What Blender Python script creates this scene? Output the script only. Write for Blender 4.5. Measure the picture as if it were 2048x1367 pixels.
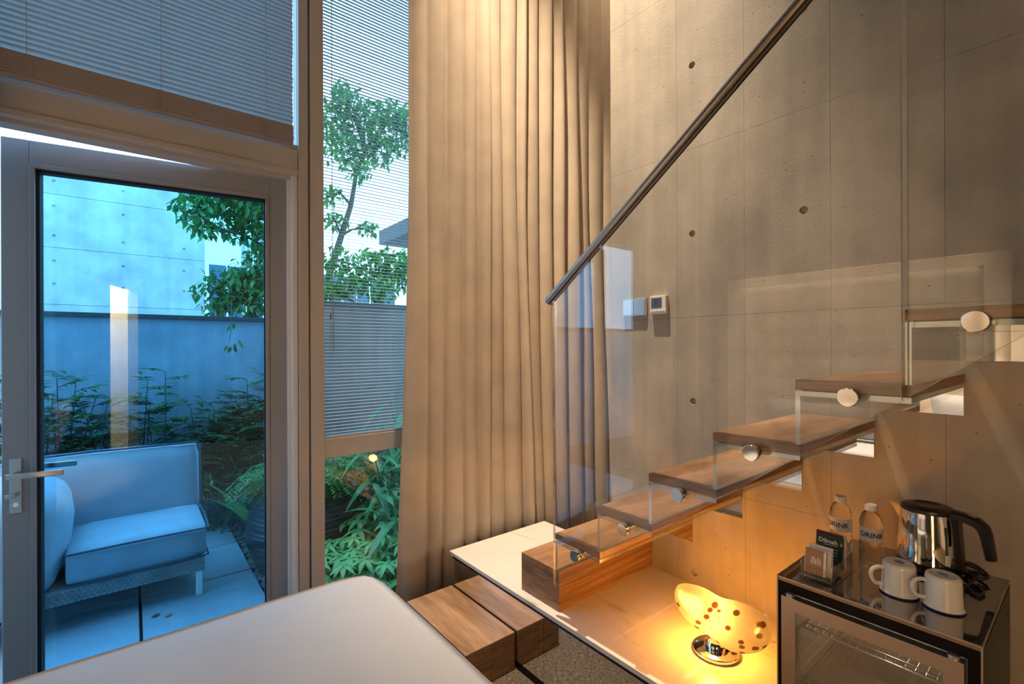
import bpy, bmesh, math, random
from mathutils import Vector, Matrix, noise
PI = math.pi
rnd = random.Random(7)
scene = bpy.context.scene
C = scene.collection
for o in list(bpy.data.objects): bpy.data.objects.remove(o)

# ------------------------------------------------------------------ camera, sky, exposure
H = 1.416                                    # camera height
FPX, CYPX, YAW, ROLL = 949.0, 692.06, math.radians(38.672), math.radians(-0.2096)
FW = Vector((math.sin(YAW), math.cos(YAW), 0)); R0 = Vector((math.cos(YAW), -math.sin(YAW), 0)); U0 = Vector((0, 0, 1))
RR = R0*math.cos(ROLL) + U0*math.sin(ROLL); UU = RR.cross(FW)
cd = bpy.data.cameras.new('camera'); cam = bpy.data.objects.new('camera', cd); C.objects.link(cam)
cd.sensor_fit = 'HORIZONTAL'; cd.sensor_width = 36.0; cd.lens = 36.0*FPX/2048
cd.shift_y = (CYPX - 683.5)/2048
cd.clip_start = 0.02; cd.clip_end = 200
cam.matrix_world = Matrix(((RR.x, UU.x, -FW.x, 0), (RR.y, UU.y, -FW.y, 0), (RR.z, UU.z, -FW.z, H), (0, 0, 0, 1)))
scene.camera = cam

w = bpy.data.worlds.new('sky'); scene.world = w; w.use_nodes = True
bg = w.node_tree.nodes['Background']; bg.inputs['Color'].default_value = (0.45, 0.71, 1.0, 1); bg.inputs['Strength'].default_value = 4.0

vs = scene.view_settings
vs.view_transform = 'Standard'; vs.look = 'None'; vs.gamma = 1.0; vs.use_curve_mapping = False; vs.exposure = 0.0

def ray(px, py): return FW + RR*((px-1024)/FPX) - UU*((py-CYPX)/FPX)
def at_y(px, py, Y): d = ray(px, py); return d*(Y/d.y) + Vector((0, 0, H))
def at_x(px, py, X): d = ray(px, py); return d*(X/d.x) + Vector((0, 0, H))
def at_z(px, py, Z): d = ray(px, py); return d*((Z-H)/d.z) + Vector((0, 0, H))

# ------------------------------------------------------------------ materials
def new_mat(name):
    m = bpy.data.materials.new(name); m.use_nodes = True
    nt = m.node_tree; nt.nodes.clear()
    out = nt.nodes.new('ShaderNodeOutputMaterial')
    return m, nt, out
def N(nt, typ, **kw):
    n = nt.nodes.new(typ)
    for k, v in kw.items():
        if k.startswith('i_'): n.inputs[k[2:].replace('_', ' ')].default_value = v
        else: setattr(n, k, v)
    return n
def c4(c): return (c[0], c[1], c[2], 1)
def pos_map(nt, scale=(1, 1, 1), rot=(0, 0, 0)):
    g = N(nt, 'ShaderNodeNewGeometry'); mp = N(nt, 'ShaderNodeMapping')
    mp.inputs['Scale'].default_value = scale; mp.inputs['Rotation'].default_value = rot
    nt.links.new(g.outputs['Position'], mp.inputs['Vector']); return mp.outputs[0]
def obj_map(nt, scale=(1, 1, 1)):
    g = N(nt, 'ShaderNodeTexCoord'); mp = N(nt, 'ShaderNodeMapping'); mp.inputs['Scale'].default_value = scale
    nt.links.new(g.outputs['Object'], mp.inputs['Vector']); return mp.outputs[0]
def ramp(nt, fac, stops):
    r = N(nt, 'ShaderNodeValToRGB'); e = r.color_ramp.elements
    while len(e) < len(stops): e.new(0.5)
    for i, (p, c) in enumerate(stops): e[i].position = p; e[i].color = c4(c)
    nt.links.new(fac, r.inputs[0]); return r.outputs[0]
def plain(name, col, rough=0.5, metal=0.0, spec=0.5, bump=0, bscale=200, coat=0.0, var=0.0, trans=0.0):
    m, nt, out = new_mat(name)
    b = N(nt, 'ShaderNodeBsdfPrincipled'); b.inputs['Base Color'].default_value = c4(col); b.inputs['Roughness'].default_value = rough
    b.inputs['Metallic'].default_value = metal; b.inputs['Specular IOR Level'].default_value = spec; b.inputs['Coat Weight'].default_value = coat
    b.inputs['Coat Roughness'].default_value = 0.05
    if bump or var:
        v = pos_map(nt)
        nz = N(nt, 'ShaderNodeTexNoise'); nz.inputs['Scale'].default_value = bscale; nz.inputs['Detail'].default_value = 4
        nt.links.new(v, nz.inputs['Vector'])
        if bump:
            bp = N(nt, 'ShaderNodeBump'); bp.inputs['Strength'].default_value = bump; bp.inputs['Distance'].default_value = 0.002
            nt.links.new(nz.outputs[0], bp.inputs['Height']); nt.links.new(bp.outputs[0], b.inputs['Normal'])
        if var:
            n2 = N(nt, 'ShaderNodeTexNoise'); n2.inputs['Scale'].default_value = 9; n2.inputs['Detail'].default_value = 5
            nt.links.new(v, n2.inputs['Vector'])
            lo = [c*(1-var) for c in col]; hi = [min(1, c*(1+var)) for c in col]
            nt.links.new(ramp(nt, n2.outputs[0], [(0.3, lo), (0.7, hi)]), b.inputs['Base Color'])
    if trans:
        t = N(nt, 'ShaderNodeBsdfTranslucent'); t.inputs[0].default_value = c4(col)
        mx = N(nt, 'ShaderNodeMixShader'); mx.inputs[0].default_value = trans
        nt.links.new(b.outputs[0], mx.inputs[1]); nt.links.new(t.outputs[0], mx.inputs[2]); nt.links.new(mx.outputs[0], out.inputs[0])
    else: nt.links.new(b.outputs[0], out.inputs[0])
    return m
def concrete(name, col, pores=True, streak=1.0):
    m, nt, out = new_mat(name)
    v = pos_map(nt); vst = pos_map(nt, (5, 5, 0.35))
    n1 = N(nt, 'ShaderNodeTexNoise'); n1.inputs['Scale'].default_value = 2.2; n1.inputs['Detail'].default_value = 8; n1.inputs['Roughness'].default_value = .6
    n2 = N(nt, 'ShaderNodeTexNoise'); n2.inputs['Scale'].default_value = 2.5; n2.inputs['Detail'].default_value = 6
    n3 = N(nt, 'ShaderNodeTexNoise'); n3.inputs['Scale'].default_value = 90; n3.inputs['Detail'].default_value = 4
    vo = N(nt, 'ShaderNodeTexVoronoi'); vo.inputs['Scale'].default_value = 26
    for a, b in ((v, n1), (vst, n2), (v, n3), (v, vo)): nt.links.new(a, b.inputs['Vector'])
    lo = [c*.76 for c in col]; hi = [min(1, c*1.2) for c in col]
    ca = ramp(nt, n1.outputs[0], [(0.30, lo), (0.70, hi)])
    cb = ramp(nt, n2.outputs[0], [(0.32, (.72, .72, .72)), (0.68, (1.2, 1.2, 1.2))])
    mu = N(nt, 'ShaderNodeMix', data_type='RGBA', blend_type='MULTIPLY'); mu.inputs[0].default_value = streak
    nt.links.new(ca, mu.inputs[6]); nt.links.new(cb, mu.inputs[7])
    res = mu.outputs[2]
    if pores:
        # small dark air pores
        pc = ramp(nt, vo.outputs['Distance'], [(0.05, (.35, .33, .3)), (0.10, (1, 1, 1))])
        n4 = N(nt, 'ShaderNodeTexNoise'); n4.inputs['Scale'].default_value = 11; nt.links.new(v, n4.inputs['Vector'])
        mk = ramp(nt, n4.outputs[0], [(0.52, (0, 0, 0)), (0.58, (1, 1, 1))])
        m2 = N(nt, 'ShaderNodeMix', data_type='RGBA', blend_type='MULTIPLY')
        nt.links.new(mk, m2.inputs[0]); nt.links.new(res, m2.inputs[6]); nt.links.new(pc, m2.inputs[7]); res = m2.outputs[2]
    b = N(nt, 'ShaderNodeBsdfPrincipled'); b.inputs['Roughness'].default_value = .62; b.inputs['Specular IOR Level'].default_value = .35
    nt.links.new(res, b.inputs['Base Color'])
    bp = N(nt, 'ShaderNodeBump'); bp.inputs['Strength'].default_value = .25; bp.inputs['Distance'].default_value = .003
    nt.links.new(n3.outputs[0], bp.inputs['Height']); nt.links.new(bp.outputs[0], b.inputs['Normal'])
    nt.links.new(b.outputs[0], out.inputs[0]); return m
def wood(name, dark, light, scale=(1.6, 7, 40), rough=.42):
    m, nt, out = new_mat(name)
    v = pos_map(nt, scale)
    n1 = N(nt, 'ShaderNodeTexNoise'); n1.inputs['Scale'].default_value = 1.6; n1.inputs['Detail'].default_value = 7; n1.inputs['Distortion'].default_value = .8
    n2 = N(nt, 'ShaderNodeTexNoise'); n2.inputs['Scale'].default_value = 9; n2.inputs['Detail'].default_value = 3
    nt.links.new(v, n1.inputs['Vector']); nt.links.new(v, n2.inputs['Vector'])
    ca = ramp(nt, n1.outputs[0], [(0.30, dark), (0.5, [(a+b)/2 for a, b in zip(dark, light)]), (0.72, light)])
    cb = ramp(nt, n2.outputs[0], [(0.35, (.78, .76, .74)), (0.6, (1, 1, 1))])
    mu = N(nt, 'ShaderNodeMix', data_type='RGBA', blend_type='MULTIPLY'); mu.inputs[0].default_value = .8
    nt.links.new(ca, mu.inputs[6]); nt.links.new(cb, mu.inputs[7])
    b = N(nt, 'ShaderNodeBsdfPrincipled'); b.inputs['Roughness'].default_value = rough; b.inputs['Specular IOR Level'].default_value = .4
    nt.links.new(mu.outputs[2], b.inputs['Base Color'])
    bp = N(nt, 'ShaderNodeBump'); bp.inputs['Strength'].default_value = .12; bp.inputs['Distance'].default_value = .001
    nt.links.new(n2.outputs[0], bp.inputs['Height']); nt.links.new(bp.outputs[0], b.inputs['Normal'])
    nt.links.new(b.outputs[0], out.inputs[0]); return m
def glass(name, tint=(1, 1, 1), f0=.045, gloss=(1, 1, 1), rough=0.0):
    m, nt, out = new_mat(name)
    g = N(nt, 'ShaderNodeNewGeometry')
    d = N(nt, 'ShaderNodeVectorMath', operation='DOT_PRODUCT'); nt.links.new(g.outputs['Normal'], d.inputs[0]); nt.links.new(g.outputs['Incoming'], d.inputs[1])
    a = N(nt, 'ShaderNodeMath', operation='ABSOLUTE'); nt.links.new(d.outputs['Value'], a.inputs[0])
    s = N(nt, 'ShaderNodeMath', operation='SUBTRACT'); s.inputs[0].default_value = 1; nt.links.new(a.outputs[0], s.inputs[1])
    p = N(nt, 'ShaderNodeMath', operation='POWER'); nt.links.new(s.outputs[0], p.inputs[0]); p.inputs[1].default_value = 5
    q = N(nt, 'ShaderNodeMath', operation='MULTIPLY_ADD'); nt.links.new(p.outputs[0], q.inputs[0]); q.inputs[1].default_value = 1-f0; q.inputs[2].default_value = f0
    t = N(nt, 'ShaderNodeBsdfTransparent'); t.inputs[0].default_value = c4(tint)
    gl = N(nt, 'ShaderNodeBsdfGlossy'); gl.inputs[0].default_value = c4(gloss); gl.inputs['Roughness'].default_value = rough
    mx = N(nt, 'ShaderNodeMixShader'); nt.links.new(q.outputs[0], mx.inputs[0]); nt.links.new(t.outputs[0], mx.inputs[1]); nt.links.new(gl.outputs[0], mx.inputs[2])
    nt.links.new(mx.outputs[0], out.inputs[0]); return m
def mirror(name, col=(.86, .86, .85)):
    m, nt, out = new_mat(name); gl = N(nt, 'ShaderNodeBsdfGlossy'); gl.inputs[0].default_value = c4(col); gl.inputs['Roughness'].default_value = 0.0
    nt.links.new(gl.outputs[0], out.inputs[0]); return m
def fabric(name, col, scale=600, bump=.3, trans=0, var=.08, weave=False):
    m, nt, out = new_mat(name)
    v = pos_map(nt)
    nz = N(nt, 'ShaderNodeTexNoise'); nz.inputs['Scale'].default_value = scale; nz.inputs['Detail'].default_value = 2
    nt.links.new(v, nz.inputs['Vector'])
    n2 = N(nt, 'ShaderNodeTexNoise'); n2.inputs['Scale'].default_value = 7; n2.inputs['Detail'].default_value = 4; nt.links.new(v, n2.inputs['Vector'])
    b = N(nt, 'ShaderNodeBsdfPrincipled'); b.inputs['Roughness'].default_value = .9; b.inputs['Specular IOR Level'].default_value = .15
    b.inputs['Sheen Weight'].default_value = .15
    nt.links.new(ramp(nt, n2.outputs[0], [(.3, [c*(1-var) for c in col]), (.7, [min(1, c*(1+var)) for c in col])]), b.inputs['Base Color'])
    bp = N(nt, 'ShaderNodeBump'); bp.inputs['Strength'].default_value = bump; bp.inputs['Distance'].default_value = .001
    nt.links.new(nz.outputs[0], bp.inputs['Height']); nt.links.new(bp.outputs[0], b.inputs['Normal'])
    if trans:
        t = N(nt, 'ShaderNodeBsdfTranslucent'); t.inputs[0].default_value = c4(col)
        mx = N(nt, 'ShaderNodeMixShader'); mx.inputs[0].default_value = trans
        nt.links.new(b.outputs[0], mx.inputs[1]); nt.links.new(t.outputs[0], mx.inputs[2]); nt.links.new(mx.outputs[0], out.inputs[0])
    else: nt.links.new(b.outputs[0], out.inputs[0])
    return m
def carpet_mat():
    m, nt, out = new_mat('woven_carpet')
    va = pos_map(nt, (420, 55, 1)); vb = pos_map(nt, (55, 420, 1)); v = pos_map(nt)
    n1 = N(nt, 'ShaderNodeTexNoise'); n1.inputs['Scale'].default_value = 1; n1.inputs['Detail'].default_value = 2; nt.links.new(va, n1.inputs['Vector'])
    n2 = N(nt, 'ShaderNodeTexNoise'); n2.inputs['Scale'].default_value = 1; n2.inputs['Detail'].default_value = 2; nt.links.new(vb, n2.inputs['Vector'])
    ad = N(nt, 'ShaderNodeMath', operation='MULTIPLY_ADD'); nt.links.new(n1.outputs[0], ad.inputs[0]); ad.inputs[1].default_value = .5
    hf = N(nt, 'ShaderNodeMath', operation='MULTIPLY'); nt.links.new(n2.outputs[0], hf.inputs[0]); hf.inputs[1].default_value = .5
    nt.links.new(hf.outputs[0], ad.inputs[2])
    b = N(nt, 'ShaderNodeBsdfPrincipled'); b.inputs['Roughness'].default_value = .95; b.inputs['Specular IOR Level'].default_value = .1
    nt.links.new(ramp(nt, ad.outputs[0], [(.36, (.03, .023, .017)), (.5, (.12, .095, .072)), (.64, (.27, .22, .17))]), b.inputs['Base Color'])
    bp = N(nt, 'ShaderNodeBump'); bp.inputs['Strength'].default_value = .6; bp.inputs['Distance'].default_value = .003
    nt.links.new(ad.outputs[0], bp.inputs['Height']); nt.links.new(bp.outputs[0], b.inputs['Normal'])
    nt.links.new(b.outputs[0], out.inputs[0]); return m
def stone_mat():
    m, nt, out = new_mat('cream_marble')
    v = pos_map(nt, (3.0, 1.2, 1), (0, 0, .5))
    n1 = N(nt, 'ShaderNodeTexNoise'); n1.inputs['Scale'].default_value = 2.4; n1.inputs['Detail'].default_value = 9; n1.inputs['Distortion'].default_value = 1.2
    nt.links.new(v, n1.inputs['Vector'])
    b = N(nt, 'ShaderNodeBsdfPrincipled'); b.inputs['Roughness'].default_value = .22; b.inputs['Specular IOR Level'].default_value = .5
    nt.links.new(ramp(nt, n1.outputs[0], [(.30, (.46, .40, .34)), (.40, (.66, .62, .57)), (.7, (.70, .66, .62))]), b.inputs['Base Color'])
    nt.links.new(b.outputs[0], out.inputs[0]); return m
def leaf_mat(name, a, bcol, trans=.35, rough=.4):
    m, nt, out = new_mat(name)
    g = N(nt, 'ShaderNodeNewGeometry')
    v = pos_map(nt, (6, 6, 6)); nz = N(nt, 'ShaderNodeTexNoise'); nz.inputs['Scale'].default_value = 2.3; nz.inputs['Detail'].default_value = 3
    nt.links.new(v, nz.inputs['Vector'])
    ad = N(nt, 'ShaderNodeMath', operation='MULTIPLY_ADD'); nt.links.new(g.outputs['Random Per Island'], ad.inputs[0]); ad.inputs[1].default_value = .6
    hf = N(nt, 'ShaderNodeMath', operation='MULTIPLY'); nt.links.new(nz.outputs[0], hf.inputs[0]); hf.inputs[1].default_value = .5
    nt.links.new(hf.outputs[0], ad.inputs[2])
    col = ramp(nt, ad.outputs[0], [(.2, a), (.8, bcol)])
    b = N(nt, 'ShaderNodeBsdfPrincipled'); b.inputs['Roughness'].default_value = rough; nt.links.new(col, b.inputs['Base Color'])
    t = N(nt, 'ShaderNodeBsdfTranslucent'); nt.links.new(col, t.inputs[0])
    mx = N(nt, 'ShaderNodeMixShader'); mx.inputs[0].default_value = trans
    nt.links.new(b.outputs[0], mx.inputs[1]); nt.links.new(t.outputs[0], mx.inputs[2]); nt.links.new(mx.outputs[0], out.inputs[0]); return m

M = {}
M['concrete'] = concrete('fair_faced_concrete', (.375, .335, .28), streak=.4)
M['concrete_out'] = concrete('facade_concrete', (.86, .79, .72), pores=False, streak=.25)
M['render_dark'] = concrete('reflection_brown_render', (.17, .15, .14), pores=False, streak=.4)  # brown of the room's reflection in the window, put into the wall colour
M['render_out'] = concrete('blue_cast_render', (.26, .36, .45), pores=False, streak=.3)  # grey render with the blue daylight cast mixed into its colour
M['paving'] = concrete('blue_cast_paving', (.27, .35, .42), pores=False, streak=0)  # grey stone, blue of the sky light mixed into the base colour
M['wood'] = wood('walnut_wood', (.17, .085, .040), (.40, .225, .12))
M['wood_y'] = wood('walnut_wood_cross', (.17, .085, .040), (.40, .225, .12), (7, 1.6, 40))
M['wood_block'] = wood('oak_step', (.22, .115, .055), (.46, .27, .15), (9, 1.3, 40))
M['stone'] = stone_mat()
M['mirror'] = mirror('mirror_glass')
M['glass'] = glass('balustrade_glass', (.985, .99, .985), .05)
M['glass_edge'] = glass('polished_glass_edge', (.70, .80, .78), .50, (.9, .97, .96), .12)
M['door_glass'] = glass('blue_tinted_door_glass', (.52, .84, .98), .045)
M['window_glass'] = glass('clear_window_glass', (.88, .96, .97), .04)
M['frame'] = plain('taupe_powder_coat', (.49, .455, .44), .38, .0, .5, bump=.03, bscale=400)
M['leaf_frame'] = plain('blue_cast_powder_coat', (.33, .35, .40), .36, .15, .5)  # blue daylight on the door leaf is put into this coat colour
M['gasket'] = plain('black_gasket', (.012, .012, .014), .6)
M['steel'] = plain('brushed_steel', (.62, .62, .64), .28, 1.0)
M['rail'] = plain('satin_steel_rail', (.42, .37, .34), .30, 1.0)
M['chrome'] = plain('chrome', (.80, .79, .78), .06, 1.0)
M['alu'] = plain('brushed_aluminium', (.66, .64, .61), .32, 1.0)
M['curtain'] = fabric('beige_curtain_cloth', (.60, .50, .40), 500, .35, .12)
M['bed'] = fabric('white_cotton', (.66, .65, .66), 900, .15, 0, .02)
M['pillow'] = fabric('grey_blue_cushion', (.33, .34, .38), 500, .3)
M['headboard'] = fabric('cream_upholstery', (.72, .62, .50), 400, .25)
M['carpet'] = carpet_mat()
M['dark_wall'] = plain('dark_grey_wall_paint', (.13, .12, .11), .8)
M['plaster'] = plain('warm_white_plaster', (.62, .56, .49), .85)
M['ceil'] = plain('ceiling_paint', (.70, .66, .60), .9)
M['slat'] = plain('grey_blind_slat', (.56, .58, .60), .4, .0, .5, trans=.12)
M['slat_cloth'] = plain('daylit_resin_slat', (.33, .41, .48), .5, 0, .4, trans=.34)  # hanging slats: bluish daylight from behind mixed into the colour
M['slat_thin'] = plain('thin_pale_slat', (.50, .55, .60), .35, 0, .5, trans=.14)
M['slat_stack'] = plain('room_lit_slat', (.31, .28, .285), .5, 0)  # same blind bunched up, warm room-lit tone put into the colour
M['cord'] = plain('beige_cord', (.40, .33, .27), .8)
M['sofa'] = fabric('blue_cast_outdoor_fabric', (.30, .39, .47), 420, .4)  # light grey cloth with the blue outdoor light mixed into its colour
M['piping'] = fabric('grey_piping', (.05, .075, .11), 400, .3)
M['wicker'] = plain('grey_wicker', (.25, .27, .29), .6, bump=1.0, bscale=160, var=.35)
M['pot'] = plain('dark_ribbed_pot', (.03, .032, .036), .45, bump=.2, bscale=60)
M['pebble'] = plain('dark_pebble', (.12, .13, .14), .5, var=.5)
M['soil'] = plain('dark_soil', (.025, .022, .018), .95, bump=.8, bscale=60, var=.3)
M['coping'] = plain('dark_metal_coping', (.055, .06, .065), .45)
M['bark'] = plain('grey_bark', (.10, .085, .065), .8, bump=.5, bscale=80)
M['leaf_tree'] = leaf_mat('tree_leaves', (.025, .16, .05), (.13, .46, .10))
M['leaf_shrub'] = leaf_mat('shrub_leaves', (.03, .10, .04), (.10, .30, .09))
M['leaf_fern'] = leaf_mat('fern_leaves', (.04, .16, .04), (.14, .36, .08))
M['leaf_lance'] = leaf_mat('lance_leaves', (.015, .10, .04), (.05, .28, .09), .25, .3)
M['leaf_palm'] = leaf_mat('palmate_leaves', (.05, .24, .07), (.16, .48, .15), .25, .3)
M['black'] = plain('black_plastic', (.012, .011, .010), .32)
M['blackfr'] = plain('black_lacquer', (.008, .006, .006), .3, 0, .15)
M['white'] = plain('white_plastic', (.72, .69, .64), .4)
M['enamel'] = plain('white_enamel', (.78, .76, .72), .15, coat=.5)
M['navy'] = plain('navy_ink', (.008, .012, .07), .5)
M['screen'] = plain('grey_display', (.055, .075, .075), .25)
M['acrylic'] = glass('clear_acrylic', (.93, .92, .90), .07)
m, nt, out = new_mat('clear_bottle'); g_ = N(nt, 'ShaderNodeBsdfGlass'); g_.inputs['IOR'].default_value = 1.25; g_.inputs['Roughness'].default_value = .0; g_.inputs[0].default_value = (.97, .97, .96, 1)
t_ = N(nt, 'ShaderNodeBsdfTransparent'); x_ = N(nt, 'ShaderNodeMixShader'); x_.inputs[0].default_value = .25; nt.links.new(g_.outputs[0], x_.inputs[1]); nt.links.new(t_.outputs[0], x_.inputs[2]); nt.links.new(x_.outputs[0], out.inputs[0]); M['bottle'] = m
M['fridge_glass'] = glass('fridge_glass', (.80, .78, .74), .09)
M['liner'] = plain('white_fridge_liner', (.66, .62, .56), .5)
M['label'] = plain('frosted_label', (.60, .58, .56), .5)
M['tan'] = plain('tan_paper', (.46, .24, .12), .6)
M['paper'] = plain('white_paper', (.76, .72, .66), .6)
M['green'] = plain('dark_green_paper', (.006, .035, .028), .4)
M['red'] = plain('dark_red_paper', (.16, .02, .025), .5)
M['white_ink'] = plain('white_ink', (.85, .85, .82), .5)
M['amber_ink'] = plain('gold_ink', (.42, .27, .08), .5)
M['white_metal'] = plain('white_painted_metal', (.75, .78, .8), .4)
M['blue_metal'] = plain('blue_sheet_metal', (.10, .22, .33), .5)
M['dark_clad'] = plain('dark_cladding', (.07, .085, .10), .6)
M['switch'] = plain('silver_switch', (.46, .47, .48), .18, .7)

# fridge top: glossy black glass
m, nt, out = new_mat('black_mirror_glass')
a_ = N(nt, 'ShaderNodeBsdfPrincipled'); a_.inputs['Base Color'].default_value = (.03, .022, .018, 1); a_.inputs['Roughness'].default_value = .1
g_ = N(nt, 'ShaderNodeBsdfGlossy'); g_.inputs[0].default_value = (.85, .82, .8, 1); g_.inputs['Roughness'].default_value = .015
x_ = N(nt, 'ShaderNodeMixShader'); x_.inputs[0].default_value = .45
nt.links.new(a_.outputs[0], x_.inputs[1]); nt.links.new(g_.outputs[0], x_.inputs[2]); nt.links.new(x_.outputs[0], out.inputs[0]); M['fridge_top'] = m
# lamp shade: frosted amber art glass with brown flecks
m, nt, out = new_mat('spotted_art_glass')
v = obj_map(nt, (1, 1, 1))
vo = N(nt, 'ShaderNodeTexVoronoi'); vo.inputs['Scale'].default_value = 28; vo.inputs['Randomness'].default_value = 1
mpn = N(nt, 'ShaderNodeMapping'); mpn.inputs['Scale'].default_value = (.6, 1, 1); nt.links.new(v, mpn.inputs[0]); nt.links.new(mpn.outputs[0], vo.inputs['Vector'])
v2 = N(nt, 'ShaderNodeTexVoronoi'); v2.inputs['Scale'].default_value = 60; nt.links.new(mpn.outputs[0], v2.inputs['Vector'])
nz = N(nt, 'ShaderNodeTexNoise'); nz.inputs['Scale'].default_value = 12; nt.links.new(v, nz.inputs['Vector'])
big = ramp(nt, vo.outputs['Distance'], [(.25, (.0032, .0015, .0008)), (.29, (.020, .0185, .022))])
sm = ramp(nt, v2.outputs['Distance'], [(.16, (.6, .3, .08)), (.22, (1, 1, 1))])
mk = ramp(nt, nz.outputs[0], [(.56, (0, 0, 0)), (.60, (1, 1, 1))])
mu = N(nt, 'ShaderNodeMix', data_type='RGBA', blend_type='MULTIPLY'); nt.links.new(mk, mu.inputs[0]); nt.links.new(big, mu.inputs[6]); nt.links.new(sm, mu.inputs[7])
tl = N(nt, 'ShaderNodeBsdfTranslucent'); nt.links.new(mu.outputs[2], tl.inputs[0])
tp = N(nt, 'ShaderNodeBsdfTransparent'); tp.inputs[0].default_value = (.95, .85, .6, 1)
x1 = N(nt, 'ShaderNodeMixShader'); x1.inputs[0].default_value = .14; nt.links.new(tl.outputs[0], x1.inputs[1]); nt.links.new(tp.outputs[0], x1.inputs[2])
gg = N(nt, 'ShaderNodeBsdfGlossy'); gg.inputs['Roughness'].default_value = .2
x2 = N(nt, 'ShaderNodeMixShader'); x2.inputs[0].default_value = .04; nt.links.new(x1.outputs[0], x2.inputs[1]); nt.links.new(gg.outputs[0], x2.inputs[2])
nt.links.new(x2.outputs[0], out.inputs[0]); M['shade'] = m
# lit downlight lens
m, nt, out = new_mat('lit_downlight_lens'); e = N(nt, 'ShaderNodeEmission'); e.inputs[0].default_value = (1, .78, .5, 1); e.inputs[1].default_value = 8
nt.links.new(e.outputs[0], out.inputs[0]); M['lens'] = m

# ------------------------------------------------------------------ mesh helpers
def box(bm, lo, hi, bevel=0, seg=2):
    vs_ = [bm.verts.new((x, y, z)) for z in (lo[2], hi[2]) for y in (lo[1], hi[1]) for x in (lo[0], hi[0])]
    fs = [(0, 2, 3, 1), (4, 5, 7, 6), (0, 1, 5, 4), (2, 6, 7, 3), (0, 4, 6, 2), (1, 3, 7, 5)]
    faces = [bm.faces.new([vs_[i] for i in f]) for f in fs]
    if bevel:
        es = list({e for f in faces for e in f.edges})
        bmesh.ops.bevel(bm, geom=es, offset=bevel, segments=seg, profile=.5, affect='EDGES')
    return faces
def lathe(bm, prof, center=(0, 0, 0), seg=32, axis='z', cap=True):
    rings = []
    cx, cy, cz = center
    for r, h in prof:
        ring = []
        for i in range(seg):
            a = 2*PI*i/seg; x, y = r*math.cos(a), r*math.sin(a)
            p = {'z': (x, y, h), 'x': (h, x, y), 'y': (y, h, x)}[axis]
            ring.append(bm.verts.new((cx+p[0], cy+p[1], cz+p[2])))
        rings.append(ring)
    for a, b in zip(rings, rings[1:]):
        for i in range(seg):
            j = (i+1) % seg; bm.faces.new((a[i], a[j], b[j], b[i]))
    if cap:
        if prof[0][0] > 1e-6: bm.faces.new(rings[0][::-1])
        if prof[-1][0] > 1e-6: bm.faces.new(rings[-1])
def tube(bm, pts, r, seg=8, closed=False, cap=True):
    pts = [Vector(p) for p in pts]; n = len(pts); rings = []
    up = Vector((0, 0, 1))
    prev = None
    for i, p in enumerate(pts):
        a = pts[(i-1) % n] if (closed or i > 0) else p; b = pts[(i+1) % n] if (closed or i < n-1) else p
        t = (b-a).normalized()
        if prev is None:
            ref = up if abs(t.z) < .9 else Vector((1, 0, 0)); u = t.cross(ref).normalized()
        else: u = (prev - t*prev.dot(t)).normalized()
        prev = u; v_ = t.cross(u)
        rad = r[i] if isinstance(r, (list, tuple)) else r
        rings.append([bm.verts.new(p + (u*math.cos(2*PI*k/seg) + v_*math.sin(2*PI*k/seg))*rad) for k in range(seg)])
    m_ = n if closed else n-1
    for i in range(m_):
        a, b = rings[i], rings[(i+1) % n]
        for k in range(seg): bm.faces.new((a[k], a[(k+1) % seg], b[(k+1) % seg], b[k]))
    if cap and not closed: bm.faces.new(rings[0][::-1]); bm.faces.new(rings[-1])
def prism(bm, poly, ax, lo, hi):
    """polygon in the two other axes, extruded along ax from lo to hi"""
    def P(u, v_, h): return {'x': (h, u, v_), 'y': (u, h, v_), 'z': (u, v_, h)}[ax]
    a = [bm.verts.new(P(u, v_, lo)) for u, v_ in poly]; b = [bm.verts.new(P(u, v_, hi)) for u, v_ in poly]
    n = len(poly); caps = [bm.faces.new(a[::-1]), bm.faces.new(b)]
    sides = [bm.faces.new((a[i], a[(i+1) % n], b[(i+1) % n], b[i])) for i in range(n)]
    return caps, sides
def nb(): return bmesh.new()
def obj(name, bm, mat, parent=None, smooth=False, mats=None, keep=False):
    me = bpy.data.meshes.new(name)
    bmesh.ops.recalc_face_normals(bm, faces=bm.faces[:]) if not keep else None
    bm.to_mesh(me); bm.free()
    for mm in (mats or [mat]): me.materials.append(M[mm] if isinstance(mm, str) else mm)
    if smooth:
        for p in me.polygons: p.use_smooth = True
        if smooth != 'all':
            try: me.set_sharp_from_angle(angle=math.radians(40))
            except Exception: pass
    o = bpy.data.objects.new(name, me); C.objects.link(o)
    if parent is not None:
        o.parent = parent; o.matrix_parent_inverse = wm(parent).inverted()
    return o
def wm(o):
    m_ = Matrix.LocRotScale(o.location, o.rotation_euler, o.scale)
    return (wm(o.parent) @ o.matrix_parent_inverse @ m_) if o.parent else m_
def tag(o, label, cat, group=None):
    o['label'] = label; o['category'] = cat
    if group: o['group'] = group
    return o
def struct(o, label=None):
    o['kind'] = 'structure'
    if label: o['label'] = label
    return o
def empty(name, loc, label=None, cat=None, group=None):
    o = bpy.data.objects.new(name, None); C.objects.link(o); o.location = loc; o.empty_display_size = .05
    if label: tag(o, label, cat, group)
    return o
def inst(name, mesh, parent, loc, rot=(0, 0, 0), scale=(1, 1, 1)):
    """alike piece sharing mesh data, placed in world coordinates under parent"""
    o = bpy.data.objects.new(name, mesh); C.objects.link(o); o.location = loc; o.rotation_euler = rot; o.scale = scale
    if parent is not None: o.parent = parent; o.matrix_parent_inverse = wm(parent).inverted()
    return o
def bbox_obj(name, lo, hi, mat, parent=None, bevel=0, seg=2, smooth=False):
    b = nb(); box(b, lo, hi, bevel, seg); return obj(name, b, mat, parent, smooth)
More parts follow.
